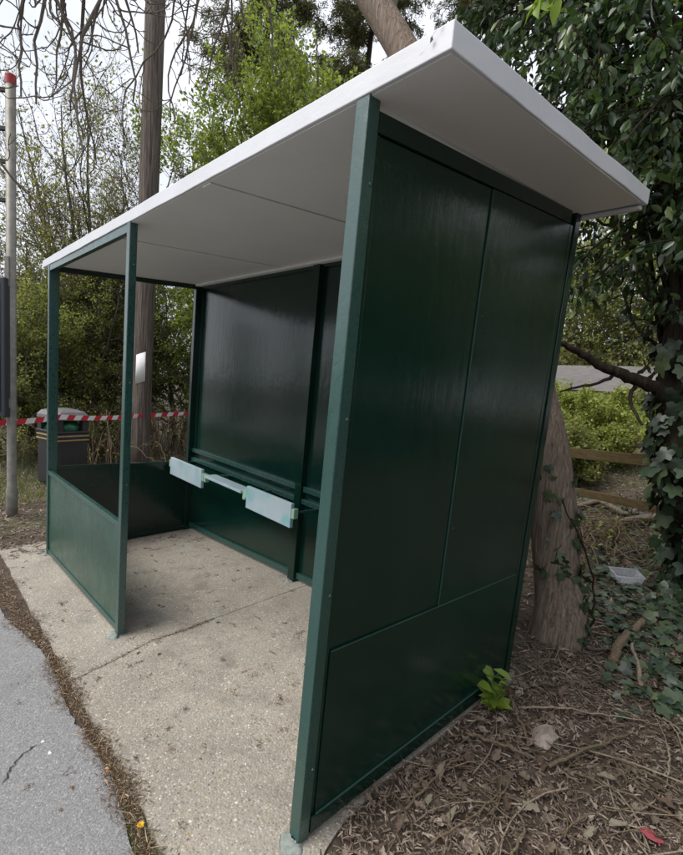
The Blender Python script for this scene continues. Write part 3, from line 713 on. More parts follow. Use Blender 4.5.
# conifers far back
def conifer(u, d, top_v, label, wid=2.6):
    reseed(label); b_ = at(u, 440, d); b_ = ground_pt(b_); hgt = 17.0
    t = thing('conifer', b_, label, 'conifer', 'conifers far behind the shelter')
    P, R = poly([b_, b_+[0, 0, hgt*.5], b_+[.2, .1, hgt]], .28, .03, 30)
    part('trunk', tubes(P, R, 8), M['bark_dark'], t, True)
    A = grow(P, R, 120, .12, .98, wid*1.5, 1.45, K=7, wig=.08, grav=-.02, rs=.3, rend=.008, taper=.75)
    Bq = grow(A[0], A[1], 9, .15, 1, .75, .8, K=5, wig=.12, grav=-.16, rs=.5, rend=.003)
    part('branches', join([tubes(*A, 4), tubes(*Bq, 3)]), M['bark_dark'], t, True)
    part('crown', join([leaf_on(Bq[0], Bq[1], 90, .12, up=.2, spread=.07, droop=.6, tpl='strip'), leaf_on(A[0], A[1], 140, .12, spread=.09, droop=.5, tpl='strip')]), M['needle'], t, kind='stuff')
conifer(238, 16.5, 0, 'dark drooping conifer behind the bright green hawthorn', 2.3)
conifer(330, 17.5, 0, 'dark conifer seen behind the leaning tree trunk', 2.6)
conifer(420, 19.0, 0, 'dark conifer behind the raised corner of the white roof', 2.2)

# hawthorns, hedge shrubs
def shrub(u, v, d, h, spread, label, leafm, n=(7, 9, 7), leaf=.05, nl=(14, 8), stems=4, cat='shrub', name='shrub', group=None, barkm='twig', lean=0., upg=.05, b_=None):
    reseed(label); b_ = ground_pt(at(u, v, d)) if b_ is None else b_
    t = thing(name, b_, label, cat, group)
    st_ = []
    for k in range(stems):
        a = 2*math.pi*k/stems+rng.random(); dr = np.array([math.cos(a), math.sin(a), 0])
        st_.append(poly([b_+dr*.08, b_+dr*spread*.22+[0, 0, h*.4], b_+dr*spread*(.35+.25*rng.random())+[lean*h, 0, h*(.85+.2*rng.random())]], .045*h/3, .01, 14, .02))
    P = np.concatenate([s[0] for s in st_]); R = np.concatenate([s[1] for s in st_])
    A = grow(P, R, n[0], .12, .97, spread*.72, .9, K=7, wig=.16, grav=upg, rs=.55, rend=.006, taper=.45)
    Bq = grow(A[0], A[1], n[1], .15, 1, spread*.34, .8, K=5, wig=.2, grav=upg, rs=.55, rend=.004)
    Cq = grow(Bq[0], Bq[1], n[2], .1, 1, spread*.15, .8, K=4, wig=.2, grav=0, rs=.6, rend=.002)
    part('stems', join([tubes(P, R, 7), tubes(*A, 5), tubes(*Bq, 4), tubes(*Cq, 3)]), M[barkm], t, True)
    part('crown', join([leaf_on(Cq[0], Cq[1], nl[0], leaf, spread=leaf*.6), leaf_on(Bq[0], Bq[1], nl[1], leaf, spread=leaf*.8)]), M[leafm], t, kind='stuff')
    return t
shrub(268, 440, 11.6, 7.6, 3.6, 'bright green hawthorn tree rising above the shelter roof', 'leaf_spring', n=(18, 9, 8), leaf=.085, nl=(12, 6), cat='tree', name='hawthorn_tree', stems=6)
shrub(225, 440, 11.4, 6.4, 2.7, 'lower green hawthorn beside the wooden utility pole', 'leaf_spring', n=(12, 9, 7), leaf=.07, nl=(12, 5), cat='tree', name='hawthorn_tree', stems=5)
shrub(322, 440, 11.2, 7.9, 2.9, 'green hawthorn in front of the conifers behind the roof', 'leaf_spring', n=(12, 9, 7), leaf=.07, nl=(11, 5), cat='tree', name='hawthorn_tree', stems=5)
shrub(95, 440, 12.6, 6.6, 3.0, 'sparse olive budding tree with many thin upright stems', 'leaf_olive', n=(16, 10, 5), leaf=.055, nl=(4, 2), cat='tree', name='budding_tree', stems=8, upg=.14)
shrub(28, 440, 12.4, 4.6, 2.6, 'thin olive budding tree behind the bus stop pole', 'leaf_olive', n=(15, 9, 5), leaf=.055, nl=(5, 2), cat='tree', name='budding_tree', stems=6, upg=.12)
shrub(75, 440, 11.6, 3.3, 1.9, 'bright hedge shrub behind the litter bin', 'leaf_bright', n=(13, 8, 6), leaf=.045, nl=(7, 3), group=None)
shrub(118, 440, 12.4, 3.9, 2.0, 'dense hedge shrub just beside the utility pole, facing the opening', 'leaf_spring', n=(13, 8, 6), leaf=.045, nl=(7, 3))
shrub(178, 440, 12.6, 4.0, 2.0, 'twiggy hedge shrub between utility pole and shelter back wall', 'leaf_hedge', n=(13, 8, 6), leaf=.045, nl=(5, 2))
shrub(38, 440, 11.2, 2.9, 1.7, 'yellowish hedge shrub between the bus stop pole and the bin', 'leaf_bright', n=(13, 8, 6), leaf=.045, nl=(8, 4))
shrub(2, 440, 10.8, 2.7, 1.8, 'hedge shrub behind the dark timetable case', 'leaf_hedge', n=(12, 8, 6), leaf=.045, nl=(8, 4))
# brambles: arching dead stems
def bramble(u, d, label, n=70, wdt=1.2, hmax=1.0, leafn=5):
    reseed(label); b_ = ground_pt(at(u, 440, d)); t = thing('bramble', b_, label, 'bramble')
    pl = []
    for k in range(n):
        s = b_+np.array([rng.normal()*wdt*.6, rng.normal()*wdt*.4, 0]); a = rng.random()*6.28; ln = .5+.9*rng.random(); h = hmax*(.4+.7*rng.random())
        dr = np.array([math.cos(a), math.sin(a), 0]); s[2] = gz(s[0], s[1]); e2 = s+dr*ln; e2[2] = gz(e2[0], e2[1])+.1*rng.random()
        pl.append(poly([s, s+dr*ln*.3+[0, 0, h], s+dr*ln*.7+[0, 0, h*.8], e2], .008, .003, 12, .012))
    P = np.concatenate([q[0] for q in pl]); R = np.concatenate([q[1] for q in pl])
    T2 = grow(P, R, 4, .2, .95, .35, .9, K=5, wig=.2, grav=-.05, rs=.6, rend=.002)
    part('stems', join([tubes(P, R, 4), tubes(*T2, 3)]), M['twig_tan'], t, True)
    part('leaves', leaf_on(T2[0], T2[1], leafn, .045, spread=.02), M['leaf_hedge'], t, kind='stuff')
bramble(100, 10.6, 'tangled tan bramble stems behind the litter bin', 90, 1.1, 1.0, 3)
bramble(168, 11.5, 'tangled tan bramble stems at the foot of the hedge right of the pole', 110, 1.4, 1.1, 3)
bramble(612, 5.3, 'tangle of dead brown stems under the timber rail', 70, .8, .3, 2)
bramble(30, 11.2, 'low tan bramble stems left of the litter bin', 50, 1.2, .6, 4)

reseed('evergreen tree 3')
# ---- evergreen tree on the right, with individual big leaves
rb = ground_pt(gp(690, 590)); ev = thing('evergreen_tree', rb, 'dark glossy-leaved evergreen tree overhanging the shelter roof', 'tree')
e1 = at(684, 480, 4.05); e2_ = at(676, 400, 4.0); e3 = at(690, 250, 4.1); e4 = at(700, 60, 4.3); e5 = at(680, -120, 4.6)
EP, ER = poly([rb-[0, 0, .1], rb+[0, 0, .3], e1, e2_, e3, e4, e5], .16, .07, 40)
part('trunk', tubes(EP, ER, 14), M['bark_dark'], ev, True)
bl = poly([at(672, 408, 3.98), at(655, 388, 3.85), at(625, 375, 3.7), at(600, 366, 3.6), at(577, 351, 3.5), at(550, 340, 3.4)], .052, .015, 30, .004)
bl2 = poly([at(640, 378, 3.78), at(630, 400, 3.7), at(642, 425, 3.6)], .018, .008, 10, .004)
bl3 = poly([at(620, 374, 3.7), at(600, 382, 3.6), at(575, 388, 3.6), at(560, 392, 3.6)], .014, .006, 12, .004)
part('low_limb', join([tubes(*bl, 9), tubes(*bl2, 6), tubes(*bl3, 6)]), M['bark_dark'], ev, True)
tg = [(640, 205, 3.9), (560, 60, 4.2), (500, 10, 4.3), (530, -40, 3.6), (620, 60, 3.4), (655, 120, 3.3), (600, 130, 4.3), (690, 180, 3.2), (650, 10, 3.0), (585, -10, 3.1), (690, 90, 2.9), (480, -40, 4.0), (545, 110, 4.6), (590, 30, 3.7)]
lm = []
for q_ in ((1.4, -.2, 4.4), (1.2, -.8, 4.3), (.3, .8, 4.2)):
    e_ = rb+np.array(q_); s = EP[0][20]; lm.append(poly([s, (s+e_)/2+[0, 0, .3], e_], .035, .008, 12, .01))
for k, (u, v, d) in enumerate(tg):
    s = EP[0][16+int(rng.random()*20)]; e_ = at(u, v, d); m_ = (s+e_)/2+np.array([0, 0, .25])+.12*rng.normal(size=3); lm.append(poly([s, m_, e_], .035, .008, 12, .01))
P = np.concatenate([q[0] for q in lm]); R = np.concatenate([q[1] for q in lm])
A = grow(P, R, 13, .25, 1, .75, .85, K=7, wig=.18, grav=-.05, rs=.55, rend=.005, taper=.3)
Bq = grow(A[0], A[1], 6, .15, 1, .32, .8, K=5, wig=.18, grav=-.12, rs=.6, rend=.003)
part('branches', join([tubes(P, R, 6), tubes(*A, 5), tubes(*Bq, 4)]), M['bark_dark'], ev, True)
# leaves: the largest 290 in view as parts, the rest in one mass
def crown_pts(Q, n, t0=.15):
    t = t0+(1-t0)*rng.random((len(Q[0]), n)); p, T, _ = sample(Q[0], Q[1], t); return p.reshape(-1, 3), T.reshape(-1, 3)
p, T = crown_pts(Bq, 15); m_ = len(p)
Xd = .5*T+.7*rng.normal(size=(m_, 3)); Xd[:, 2] -= .7; Nr = rng.normal(size=(m_, 3)); Nr[:, 2] += 1.0
p = p+.02*rng.normal(size=(m_, 3)); sz = .066*(.65+.7*rng.random(m_))
cp = (p-CAM) @ CR; dep = -cp[:, 2]; uu = PPX+FPX*cp[:, 0]/np.maximum(dep, .01); vv = PPY-FPX*cp[:, 1]/np.maximum(dep, .01)
okc = (dep > .9) & (np.linalg.norm(p-CAM, axis=1) > 1.6)
inroof = (p[:, 0] > X0-.05) & (p[:, 0] < X1+.06) & (p[:, 1] > Y0) & (p[:, 1] < Y1+.05) & (p[:, 2] > 1.9) & (p[:, 2] < 2.5)
okc &= ~inroof
vis = okc & (uu > 455) & (uu < 690) & (vv > -6) & (vv < 330)
score = np.where(vis, sz/dep, 0); big_i = np.argsort(-score)[:290]; big_m = np.zeros(m_, bool); big_m[big_i] = True
V, F = leaves(p[okc & ~big_m], Xd[okc & ~big_m], Nr[okc & ~big_m], sz[okc & ~big_m], 'oval')
part('crown', (V, F), M['leaf_dark'], ev, kind='stuff')
def leaf_mesh(name, tpl, material):
    tv, tf = TPL[tpl]; return smooth(mesh_np(name, tv, tf, material))
def leaf_obj(me, parent, pos, X_, N_, s, name='leaf'):
    X_ = X_/np.linalg.norm(X_); N_ = N_-np.dot(N_, X_)*X_; N_ /= np.linalg.norm(N_); Y_ = np.cross(N_, X_)
    o = link(name, me, parent); q = np.array(pos)-org(parent)
    o.matrix_local = Matrix(((X_[0]*s, Y_[0]*s, N_[0]*s, q[0]), (X_[1]*s, Y_[1]*s, N_[1]*s, q[1]), (X_[2]*s, Y_[2]*s, N_[2]*s, q[2]), (0, 0, 0, 1)))
    return o
lm_dark = leaf_mesh('leaf', 'oval', M['leaf_dark_obj'])
for k in big_i: leaf_obj(lm_dark, ev, p[k], Xd[k], Nr[k], sz[k])
# a spray of young yellow-green leaves hanging at the top
ys_ = thing('young_spray', at(545, -30, 2.2), 'spray of young yellow-green leaves hanging from above', 'leaf spray')
lm_y = leaf_mesh('leaf', 'oval', M['leaf_young'])
tw_ = [poly([at(560+12*k, -60, 2.3), at(548+9*k, -20, 2.2), at(535+9*k, 4, 2.15)], .006, .002, 10) for k in range(3)]
part('twigs', join([tubes(*q, 5) for q in tw_]), M['twig'], ys_, True)
for q in tw_:
    for k in range(6):
        pp = q[0][0][3+k]; dd = np.array([rng.normal()*.5, rng.normal()*.5, -1.]); nn = rng.normal(size=3); leaf_obj(lm_y, ys_, pp, dd, nn, .075+.03*rng.random())
# ivy on the evergreen's trunk
iv = thing('climbing_ivy', rb+[-.1, -.1, 0], 'thick dark ivy climbing the trunk by the timber fence', 'ivy')
lm_i = leaf_mesh('leaf', 'ivy', M['leaf_ivy_obj'])
def ivy_on(parent, P, R, i0, i1, n, size, facing, single=True, lift=.03, spreadang=1.6, stuff=None):
    pos = []; Xs = []; Ns = []; S = []
    for k in range(n):
        f = i0+(i1-i0)*rng.random(); ii = int(f); c = P[0][ii]+(P[0][min(ii+1, P.shape[1]-1)]-P[0][ii])*(f-ii)
        a = math.atan2(facing[1], facing[0])+spreadang*(2*rng.random()-1); nn = np.array([math.cos(a), math.sin(a), .25])
        pos.append(c+nn*(R[0][ii]*1.02+lift*rng.random())); Xs.append(np.array([rng.normal()*.5, rng.normal()*.5, -1.])); Ns.append(nn+.35*rng.normal(size=3)); S.append(size*(.6+.8*rng.random()))
    if single:
        for a_, b_, c_, s_ in zip(pos, Xs, Ns, S): leaf_obj(lm_i, parent, a_, b_, c_, s_)
    else: part('leaf_mass', leaves(np.array(pos), np.array(Xs), np.array(Ns), np.array(S), 'ivy'), M['leaf_ivy'], parent, kind='stuff')
fc = CAM-rb
ivy_on(iv, EP, ER, 1, 16, 90, .13, fc, lift=.10)
ivy_on(iv, EP, ER, 0, 26, 500, .11, fc, False, lift=.09, spreadang=3.1)
for a in (3.6, 4.2, 4.9, 5.6): part('stem', tubes(*poly([rb+[.1*math.cos(a), .1*math.sin(a), 0], EP[0][8]+[.15*math.cos(a), .15*math.sin(a), 0], EP[0][16]+[.14*math.cos(a+.6), .14*math.sin(a+.6), 0]], .012, .006, 16, .01), 5), M['bark_dark'], iv, True)
# ivy on the leaning tree's foot
iv2 = thing('climbing_ivy', tb+[.15, 0, 0], 'small ivy climbing the foot of the leaning tree', 'ivy')
rt = np.array([CR[0, 0], CR[1, 0], 0])
part('stems', tubes(*poly([tb+rt*.2+[0, 0, 0], tb+rt*.17+[0, 0, .35], at(562, 500, 2.9)], .008, .004, 14, .008), 5), M['bark_dark'], iv2, True)
P, R = poly([tb-[0, 0, .12], tb+[0, 0, .12], q1, q2, q3, q4, q5, q6, q7], .145, .105, 60)
ivy_on(iv2, P, R, 4, 21, 60, .07, rt*1.+np.array([0, -.55, 0]), lift=.02, spreadang=.75)
ivy_on(iv2, P, R, 13, 22, 26, .06, np.array([.2, -1., 0]), lift=.02, spreadang=.6)

reseed('background')
# background on the right
for u_, d_, h_, s_, lab in ((600, 31, 12.5, 6.5, 'tall pale green tree behind the grey-roofed house'), (672, 29, 12, 6.5, 'tall green tree behind the house, seen past the ivy trunk'), (548, 33, 13.5, 7, 'tall green tree behind the house, partly hidden by the shelter end wall')):
    shrub(u_, 440, d_, h_, s_, lab, 'leaf_hedge', n=(14, 9, 6), leaf=.17, nl=(7, 4), cat='tree', name='garden_tree', stems=5)
shrub(655, 440, 13.0, .9, 1.3, 'low leafy garden bush in front of the house', 'leaf_hedge', n=(11, 8, 5), leaf=.07, nl=(8, 3), stems=5)
shrub(578, 455, 8.6, .85, 1.0, 'bright yellow-green garden shrub just beyond the timber rail', 'leaf_bright', n=(11, 8, 6), leaf=.05, nl=(9, 4), stems=5)
shrub(615, 455, 9.4, .5, 1.0, 'low pale shrub beyond the rail beside the log pile', 'leaf_bright', n=(11, 8, 5), leaf=.045, nl=(7, 3), stems=5)
shrub(556, 455, 7.6, .6, .8, 'low olive shrub at the rail beside the leaning trunk', 'leaf_hedge', n=(10, 8, 5), leaf=.05, nl=(8, 3), stems=5)
shrub(664, 455, 10.6, .6, 1.0, 'rounded garden shrub behind the log pile', 'leaf_spring', n=(11, 8, 5), leaf=.05, nl=(8, 3), stems=5)
# verge and far-roadside plants out of view, added for the glossy panels to mirror
for x, y, h, s_, lab in ((4.6, 4.2, 5.5, 2.6, 'verge tree beyond the end of the shelter clearing'), (7.0, 1.2, 6.0, 2.8, 'verge tree beside the footpath some way along'), (3.4, 9.5, 3.2, 2.4, 'verge thicket inside the garden fence line'), (6.0, 8.0, 3.6, 2.6, 'verge thicket behind the verge trees'), (9.5, 5.0, 5.0, 3.0, 'verge tree furthest along the footpath')):
    shrub(0, 0, 0, h, s_, lab, 'leaf_hedge', n=(11, 8, 5), leaf=.12, nl=(8, 5), cat='tree', name='unseen_verge_tree', stems=4, b_=ground_pt((x, y, 0)))
for k in range(10):  # unseen shrubs added to block low sky in the back wall's reflection
    shrub(0, 0, 0, 3.0+.5*math.sin(k*2.1), 2.6, 'hedgerow shrub across the road facing the shelter', 'leaf_hedge', n=(10, 7, 5), leaf=.2, nl=(7, 5), cat='shrub', name='unseen_hedgerow_shrub', stems=4, group='unseen shrubs across the road, added for reflections', b_=np.array([-19+3.1*k, -17+.6*math.cos(k), -.3]))
# ---- timber fence
fA = at(535, 449.5, 6.35); fB = at(665, 462, 5.0); dv = fB-fA; fB2 = fA+dv*1.9; fA2 = fA-dv*2.2
fn = thing('timber_fence', ground_pt((fA+fB)/2), 'low brown timber post-and-rail fence behind the leaning tree', 'fence')
dx = dv/np.linalg.norm(dv); dh = np.array([dx[0], dx[1], 0]); dh /= np.linalg.norm(dh); dn = np.array([-dh[1], dh[0], 0])
def rail(a, c, hz, th_, name='rail'):
    MB().hexa([a-dn*th_-[0, 0, hz], c-dn*th_-[0, 0, hz], c+dn*th_-[0, 0, hz], a+dn*th_-[0, 0, hz], a-dn*th_+[0, 0, hz], c-dn*th_+[0, 0, hz], c+dn*th_+[0, 0, hz], a+dn*th_+[0, 0, hz]]).build(name, M['rail_wood'], fn, .006)
rail(fA2, fB2, .055, .022); dz = np.array([0, 0, -.42])
rail(fA2+dz, fB2+dz, .04, .02)
for f in (-1.0, -.25, 1.12, 1.85):
    q = fA+dv*f+dn*.07; zg = float(gz(q[0], q[1])); a = 0
    MB().hexa([q+(-dh-dn)*.045+[0, 0, zg-q[2]-.1], q+(dh-dn)*.045+[0, 0, zg-q[2]-.1], q+(dh+dn)*.045+[0, 0, zg-q[2]-.1], q+(-dh+dn)*.045+[0, 0, zg-q[2]-.1],
               q+(-dh-dn)*.045+[0, 0, .1], q+(dh-dn)*.045+[0, 0, .1], q+(dh+dn)*.045+[0, 0, .1], q+(-dh+dn)*.045+[0, 0, .1]]).build('post', M['rail_wood'], fn, .006)
# log pile beyond the fence
def stick(name, pts, r0, r1, material, label, cat, K=16, wob=.004, sides=8, group=None):
    P, R = poly(pts, r0, r1, K, wob); R = R*(1+.08*rng.normal(size=R.shape)); d0 = (P[:, :1]-P[:, 1:2])*.02; d1 = (P[:, -1:]-P[:, -2:-1])*.02
    P = np.concatenate([P[:, :1]+d0, P, P[:, -1:]+d1], 1); R = np.concatenate([R[:, :1]*.02, R, R[:, -1:]*.02], 1); V, F = tubes(P, R, sides)
    o = solo(name, (V, F), material, np.array(pts[0]), True); return tag(o, label, cat, group)
for k, (a, c, r, lab) in enumerate((((618, 448, 8.6), (690, 440, 8.2), .09, 'thick pale log lying lowest in the pile beyond the fence'), ((632, 458, 8.4), (682, 433, 8.3), .08, 'pale log slanting across the pile beyond the fence'), ((640, 462, 8.2), (690, 452, 7.9), .07, 'pale log at the front of the pile beyond the fence'), ((655, 452, 8.3), (672, 420, 8.2), .04, 'thin pale branch standing up out of the log pile'))):
    p0, p1 = at(*a), at(*c); p0[2] = max(p0[2], gz(p0[0], p0[1])+r*.6)
    stick('log', [p0, (p0+p1)/2+[0, 0, .04], p1], r, r*.7, M['twig_pale'], lab, 'log', 14, .008, 10)
# house
ha = at(505, 400, 24); hb = at(645, 400, 21); hd = hb-ha; hd[2] = 0; hl = np.linalg.norm(hd); hd /= hl; hn = np.array([-hd[1], hd[0], 0]); 
if np.dot(hn, ha-CAM) < 0: hn = -hn
zg = float(gz(ha[0], ha[1])); ze = at(640, 391, 21)[2]; zr = at(575, 366, 26)[2]
hs = thing('house', np.array([*(ha+hd*hl*.5)[:2], zg]), 'distant low house with grey tiled roof and pale walls', 'house')
def pt3(a, b_, z): q = ha+hd*a+hn*b_; return (q[0], q[1], z)
MB().hexa([pt3(-6, 0, zg), pt3(hl, 0, zg), pt3(hl, 6, zg), pt3(-6, 6, zg), pt3(-6, 0, ze), pt3(hl, 0, ze), pt3(hl, 6, ze), pt3(-6, 6, ze)]).build('wall', M['render_wall'], hs)
rf = MB().add([pt3(-6.4, -.4, ze-.1), pt3(hl+.4, -.4, ze-.1), pt3(hl+.4, 6.4, ze-.1), pt3(-6.4, 6.4, ze-.1), pt3(-6.4, 3, zr), pt3(hl+.4, 3, zr)], [[0, 1, 5, 4], [2, 3, 4, 5], [1, 2, 5], [3, 0, 4], [0, 3, 2, 1]]).build('roof', M['rooftile'], hs)
for a in (-4, -.5, 2.6, 5.2):
    if a+1.3 < hl:
        wd_ = MB().hexa([pt3(a, -.05, zg+1), pt3(a+1.3, -.05, zg+1), pt3(a+1.3, .03, zg+1), pt3(a, .03, zg+1), pt3(a, -.05, zg+2.1), pt3(a+1.3, -.05, zg+2.1), pt3(a+1.3, .03, zg+2.1), pt3(a, .03, zg+2.1)]).build('window', M['frame_white'], hs)
        for s in (0, 1):
            x0 = a+.07+s*.62; MB().hexa([pt3(x0, -.06, zg+1.08), pt3(x0+.54, -.06, zg+1.08), pt3(x0+.54, -.052, zg+1.08), pt3(x0, -.052, zg+1.08), pt3(x0, -.06, zg+2.02), pt3(x0+.54, -.06, zg+2.02), pt3(x0+.54, -.052, zg+2.02), pt3(x0, -.052, zg+2.02)]).build('pane', M['glass'], wd_)

# ================================================================== GROUND COVER
reseed('ground cover')
def scatter(n, xr, yr, keep, size, tpl, material, name, label, cat, tilt=.5, lift=.004, var=.5, zf=None):
    x = xr[0]+(xr[1]-xr[0])*rng.random(n); y = yr[0]+(yr[1]-yr[0])*rng.random(n); k = keep(x, y); x, y = x[k], y[k]; m_ = len(x)
    z = (gz(x, y) if zf is None else zf(x, y))+lift*(1+rng.random(m_)); a = 6.283*rng.random(m_)
    X_ = np.stack([np.cos(a), np.sin(a), .35*tilt*rng.normal(size=m_)], 1); N_ = np.stack([tilt*rng.normal(size=m_), tilt*rng.normal(size=m_), np.ones(m_)], 1)
    V, F = leaves(np.stack([x, y, z], 1), X_, N_, size*(1-var+2*var*rng.random(m_)), tpl)
    o = solo(name, (V, F), material, np.array([np.mean(x), np.mean(y), np.mean(z)])); return tag(o, label, cat, None, 'stuff')
off = lambda x, y: ~((x < .012+.06*(y < .12)+.02*np.sin(19*y)*(y < .4)) & (x > -3.95) & (y < 1.40) & (y > -.36)) & (y > -.30-.1*(x > .5))
nz = lambda x, y: .5+.5*np.sin(2.1*x+1)*np.cos(1.7*y+.4)
scatter(34000, (-.1, 2.4), (-.1, 2.8), off, .024, 'strip', M['dead'], 'leaf_litter', 'fine brown chips and leaf litter covering the soil', 'leaf litter', .6, .006, .6)
scatter(30000, (-.1, 2.2), (-.1, 2.4), off, .011, 'strip', M['dead'], 'leaf_litter', 'tiny brown crumbs between the chips on the soil', 'leaf litter', .9, .008, .6)
scatter(2600, (-.1, 2.4), (0.0, 2.8), off, .04, 'dead', M['dead'], 'leaf_litter', 'curled dry brown leaves scattered over the soil', 'leaf litter', .45, .004)
scatter(16000, (-3.5, 3.2), (1.5, 8.0), off, .055, 'strip', M['dead'], 'leaf_litter', 'brown leaf litter under the trees behind the shelter', 'leaf litter', .5, .006)
scatter(6000, (-11, -3.9), (-.3, 4.5), lambda x, y: off(x, y), .06, 'strip', M['dead'], 'leaf_litter', 'brown litter on the verge beyond the far end', 'leaf litter', .5, .006)
scatter(3500, (-6.5, -3.7), (-.32, 2.2), lambda x, y: off(x, y), .035, 'strip', M['dead'], 'leaf_litter', 'dry chips by the foot of the bus stop pole', 'leaf litter', .5, .004)
# fine twigs lying about
def twig_stuff(n, xr, yr, keep, ln, r, material, label):
    x = xr[0]+(xr[1]-xr[0])*rng.random(n); y = yr[0]+(yr[1]-yr[0])*rng.random(n); k = keep(x, y); x, y = x[k], y[k]; m_ = len(x); a = 6.283*rng.random(m_); l_ = ln*(.3+1.2*rng.random(m_))
    pl = []
    for s in np.linspace(-.5, .5, 6):
        xx = x+np.cos(a+.5*s)*l_*s; yy = y+np.sin(a+.5*s)*l_*s; pl.append(np.stack([xx, yy, gz(xx, yy)+.014+.02*rng.random(m_)], 1))
    P = np.stack(pl, 1); R = np.broadcast_to(r*(.6+.8*rng.random(m_))[:, None], (m_, 6))*np.linspace(1.2, .5, 6)
    o = solo('twig_litter', tubes(P, R, 5), material, P[0, 0], True); tag(o, label, 'twigs', None, 'stuff')
twig_stuff(900, (0, 2.2), (0, 2.6), off, .17, .0019, M['twig_tan'], 'thin tan twigs strewn over the litter by the end wall')
twig_stuff(380, (-2.2, 2.6), (1.8, 6.5), off, .45, .004, M['twig_tan'], 'thin tan twigs strewn under the fence')
twig_stuff(160, (-6.5, -4), (-.25, 2.0), off, .3, .003, M['twig_tan'], 'thin tan twigs around the bus stop pole')
twig_stuff(70, (.05, 2.2), (.1, 2.6), off, .55, .0028, M['twig_pale'], 'long pale dry stalks lying across the litter')
# moss and debris in the seam between slab and path
seam = lambda x, y: (y < -.310+.012*np.sin(7*x)) & (y > np.array([asph_y(v) for v in x])-.012)
zpl = lambda x, y: GX*x+GY*y-.012
def seam_stuff(n, size, sg, material, label, x0=-4.6, x1=.5, tilt=.9, up=.004):
    x = x0+(x1-x0)*rng.random(n)**.8; a_y = np.array([asph_y(v) for v in x]); c_y = np.where(x < -3.2, -.40, (a_y-.315)/2+.0)
    wv = .6+.4*np.sin(5*x+1)*np.sin(13*x); y = c_y+((-.315-a_y)*.36+sg)*rng.normal(size=n)*wv
    k = (rng.random(n) < .35+.65*wv); x, y = x[k], y[k]; m_ = len(x); a = 6.283*rng.random(m_)
    onp = np.clip(1-np.abs(y-(-.345))/.04, 0, 1); z = GX*x+GY*y+.001+up*rng.random(m_)*(1+2*onp)
    V, F = leaves(np.stack([x, y, z], 1), np.stack([np.cos(a), np.sin(a), .3*tilt*rng.normal(size=m_)], 1), np.stack([tilt*rng.normal(size=m_), tilt*rng.normal(size=m_), np.ones(m_)], 1), size*(.4+1.0*rng.random(m_)), 'thin' if size > .03 else 'strip')
    tag(solo('seam_debris', (V, F), material, np.array([-1.5, -.35, -.11])), label, 'debris', None, 'stuff')
seam_stuff(30000, .010, .018, M['moss'], 'brown moss and debris in the seam beside the footpath')
seam_stuff(4500, .017, .034, M['dead'], 'dry scraps spilling from the seam onto path and slab')
seam_stuff(420, .045, .02, M['straw'], 'pale straw lying along the seam', tilt=.4, up=.012)
# crumbs on the slab and the path
def clump_field(n, reg, per, rad, size, material, name, label, zf):
    cx_ = reg[0]+(reg[1]-reg[0])*rng.random(n); cy_ = reg[2]+(reg[3]-reg[2])*rng.random(n); x = (cx_[:, None]+rad*rng.normal(size=(n, per))*rng.random((n, 1))).ravel(); y = (cy_[:, None]+rad*rng.normal(size=(n, per))*rng.random((n, 1))).ravel()
    m_ = len(x); a = 6.283*rng.random(m_)
    V, F = leaves(np.stack([x, y, zf(x, y)+.002], 1), np.stack([np.cos(a), np.sin(a), .2*rng.normal(size=m_)], 1), np.stack([.8*rng.normal(size=m_), .8*rng.normal(size=m_), np.ones(m_)], 1), size*(.4+rng.random(m_)), 'strip')
    o = solo(name, (V, F), material, np.array([cx_[0], cy_[0], float(zf(cx_[0], cy_[0]))])); tag(o, label, 'debris', None, 'stuff')
zs_ = lambda x, y: GX*x+GY*y
clump_field(120, (-3.6, -.1, -.28, 1.2), 34, .026, .010, M['moss'], 'slab_debris', 'small dark clumps of moss crumbs on the concrete', zs_)
clump_field(16, (-2.4, -.3, -1.0, -.45), 30, .018, .008, M['moss'], 'path_debris', 'small dark clumps of moss crumbs on the asphalt', lambda x, y: zs_(x, y)-.004)
clump_field(60, (-4.1, -3.66, -.3, 1.4), 40, .06, .028, M['dead'], 'slab_debris', 'dry leaf scraps at the far end of the slab', zs_)
clump_field(30, (-3.55, -3.1, .2, 1.26), 14, .06, .028, M['dead'], 'slab_debris', 'dry leaf scraps in the back corner of the shelter', zs_)
jd = np.array(jag([(-1.42, -.30), (-1.545, .13), (-1.54, .35), (-1.56, .53)], 60, .004)); m_ = len(jd)
a = 6.283*rng.random(m_*4); jj = np.repeat(jd, 4, 0)+.010*rng.normal(size=(m_*4, 2))
V, F = leaves(np.stack([jj[:, 0], jj[:, 1], zs_(jj[:, 0], jj[:, 1])+.001], 1), np.stack([np.cos(a), np.sin(a), 0*a], 1), np.stack([.8*rng.normal(size=m_*4), .8*rng.normal(size=m_*4), np.ones(m_*4)], 1), .010*(.4+rng.random(m_*4)), 'strip')
tag(solo('joint_debris', (V, F), M['moss'], np.array([-1.5, 0, -.1])), 'brown crumbs along the open joint across the slab', 'debris', None, 'stuff')
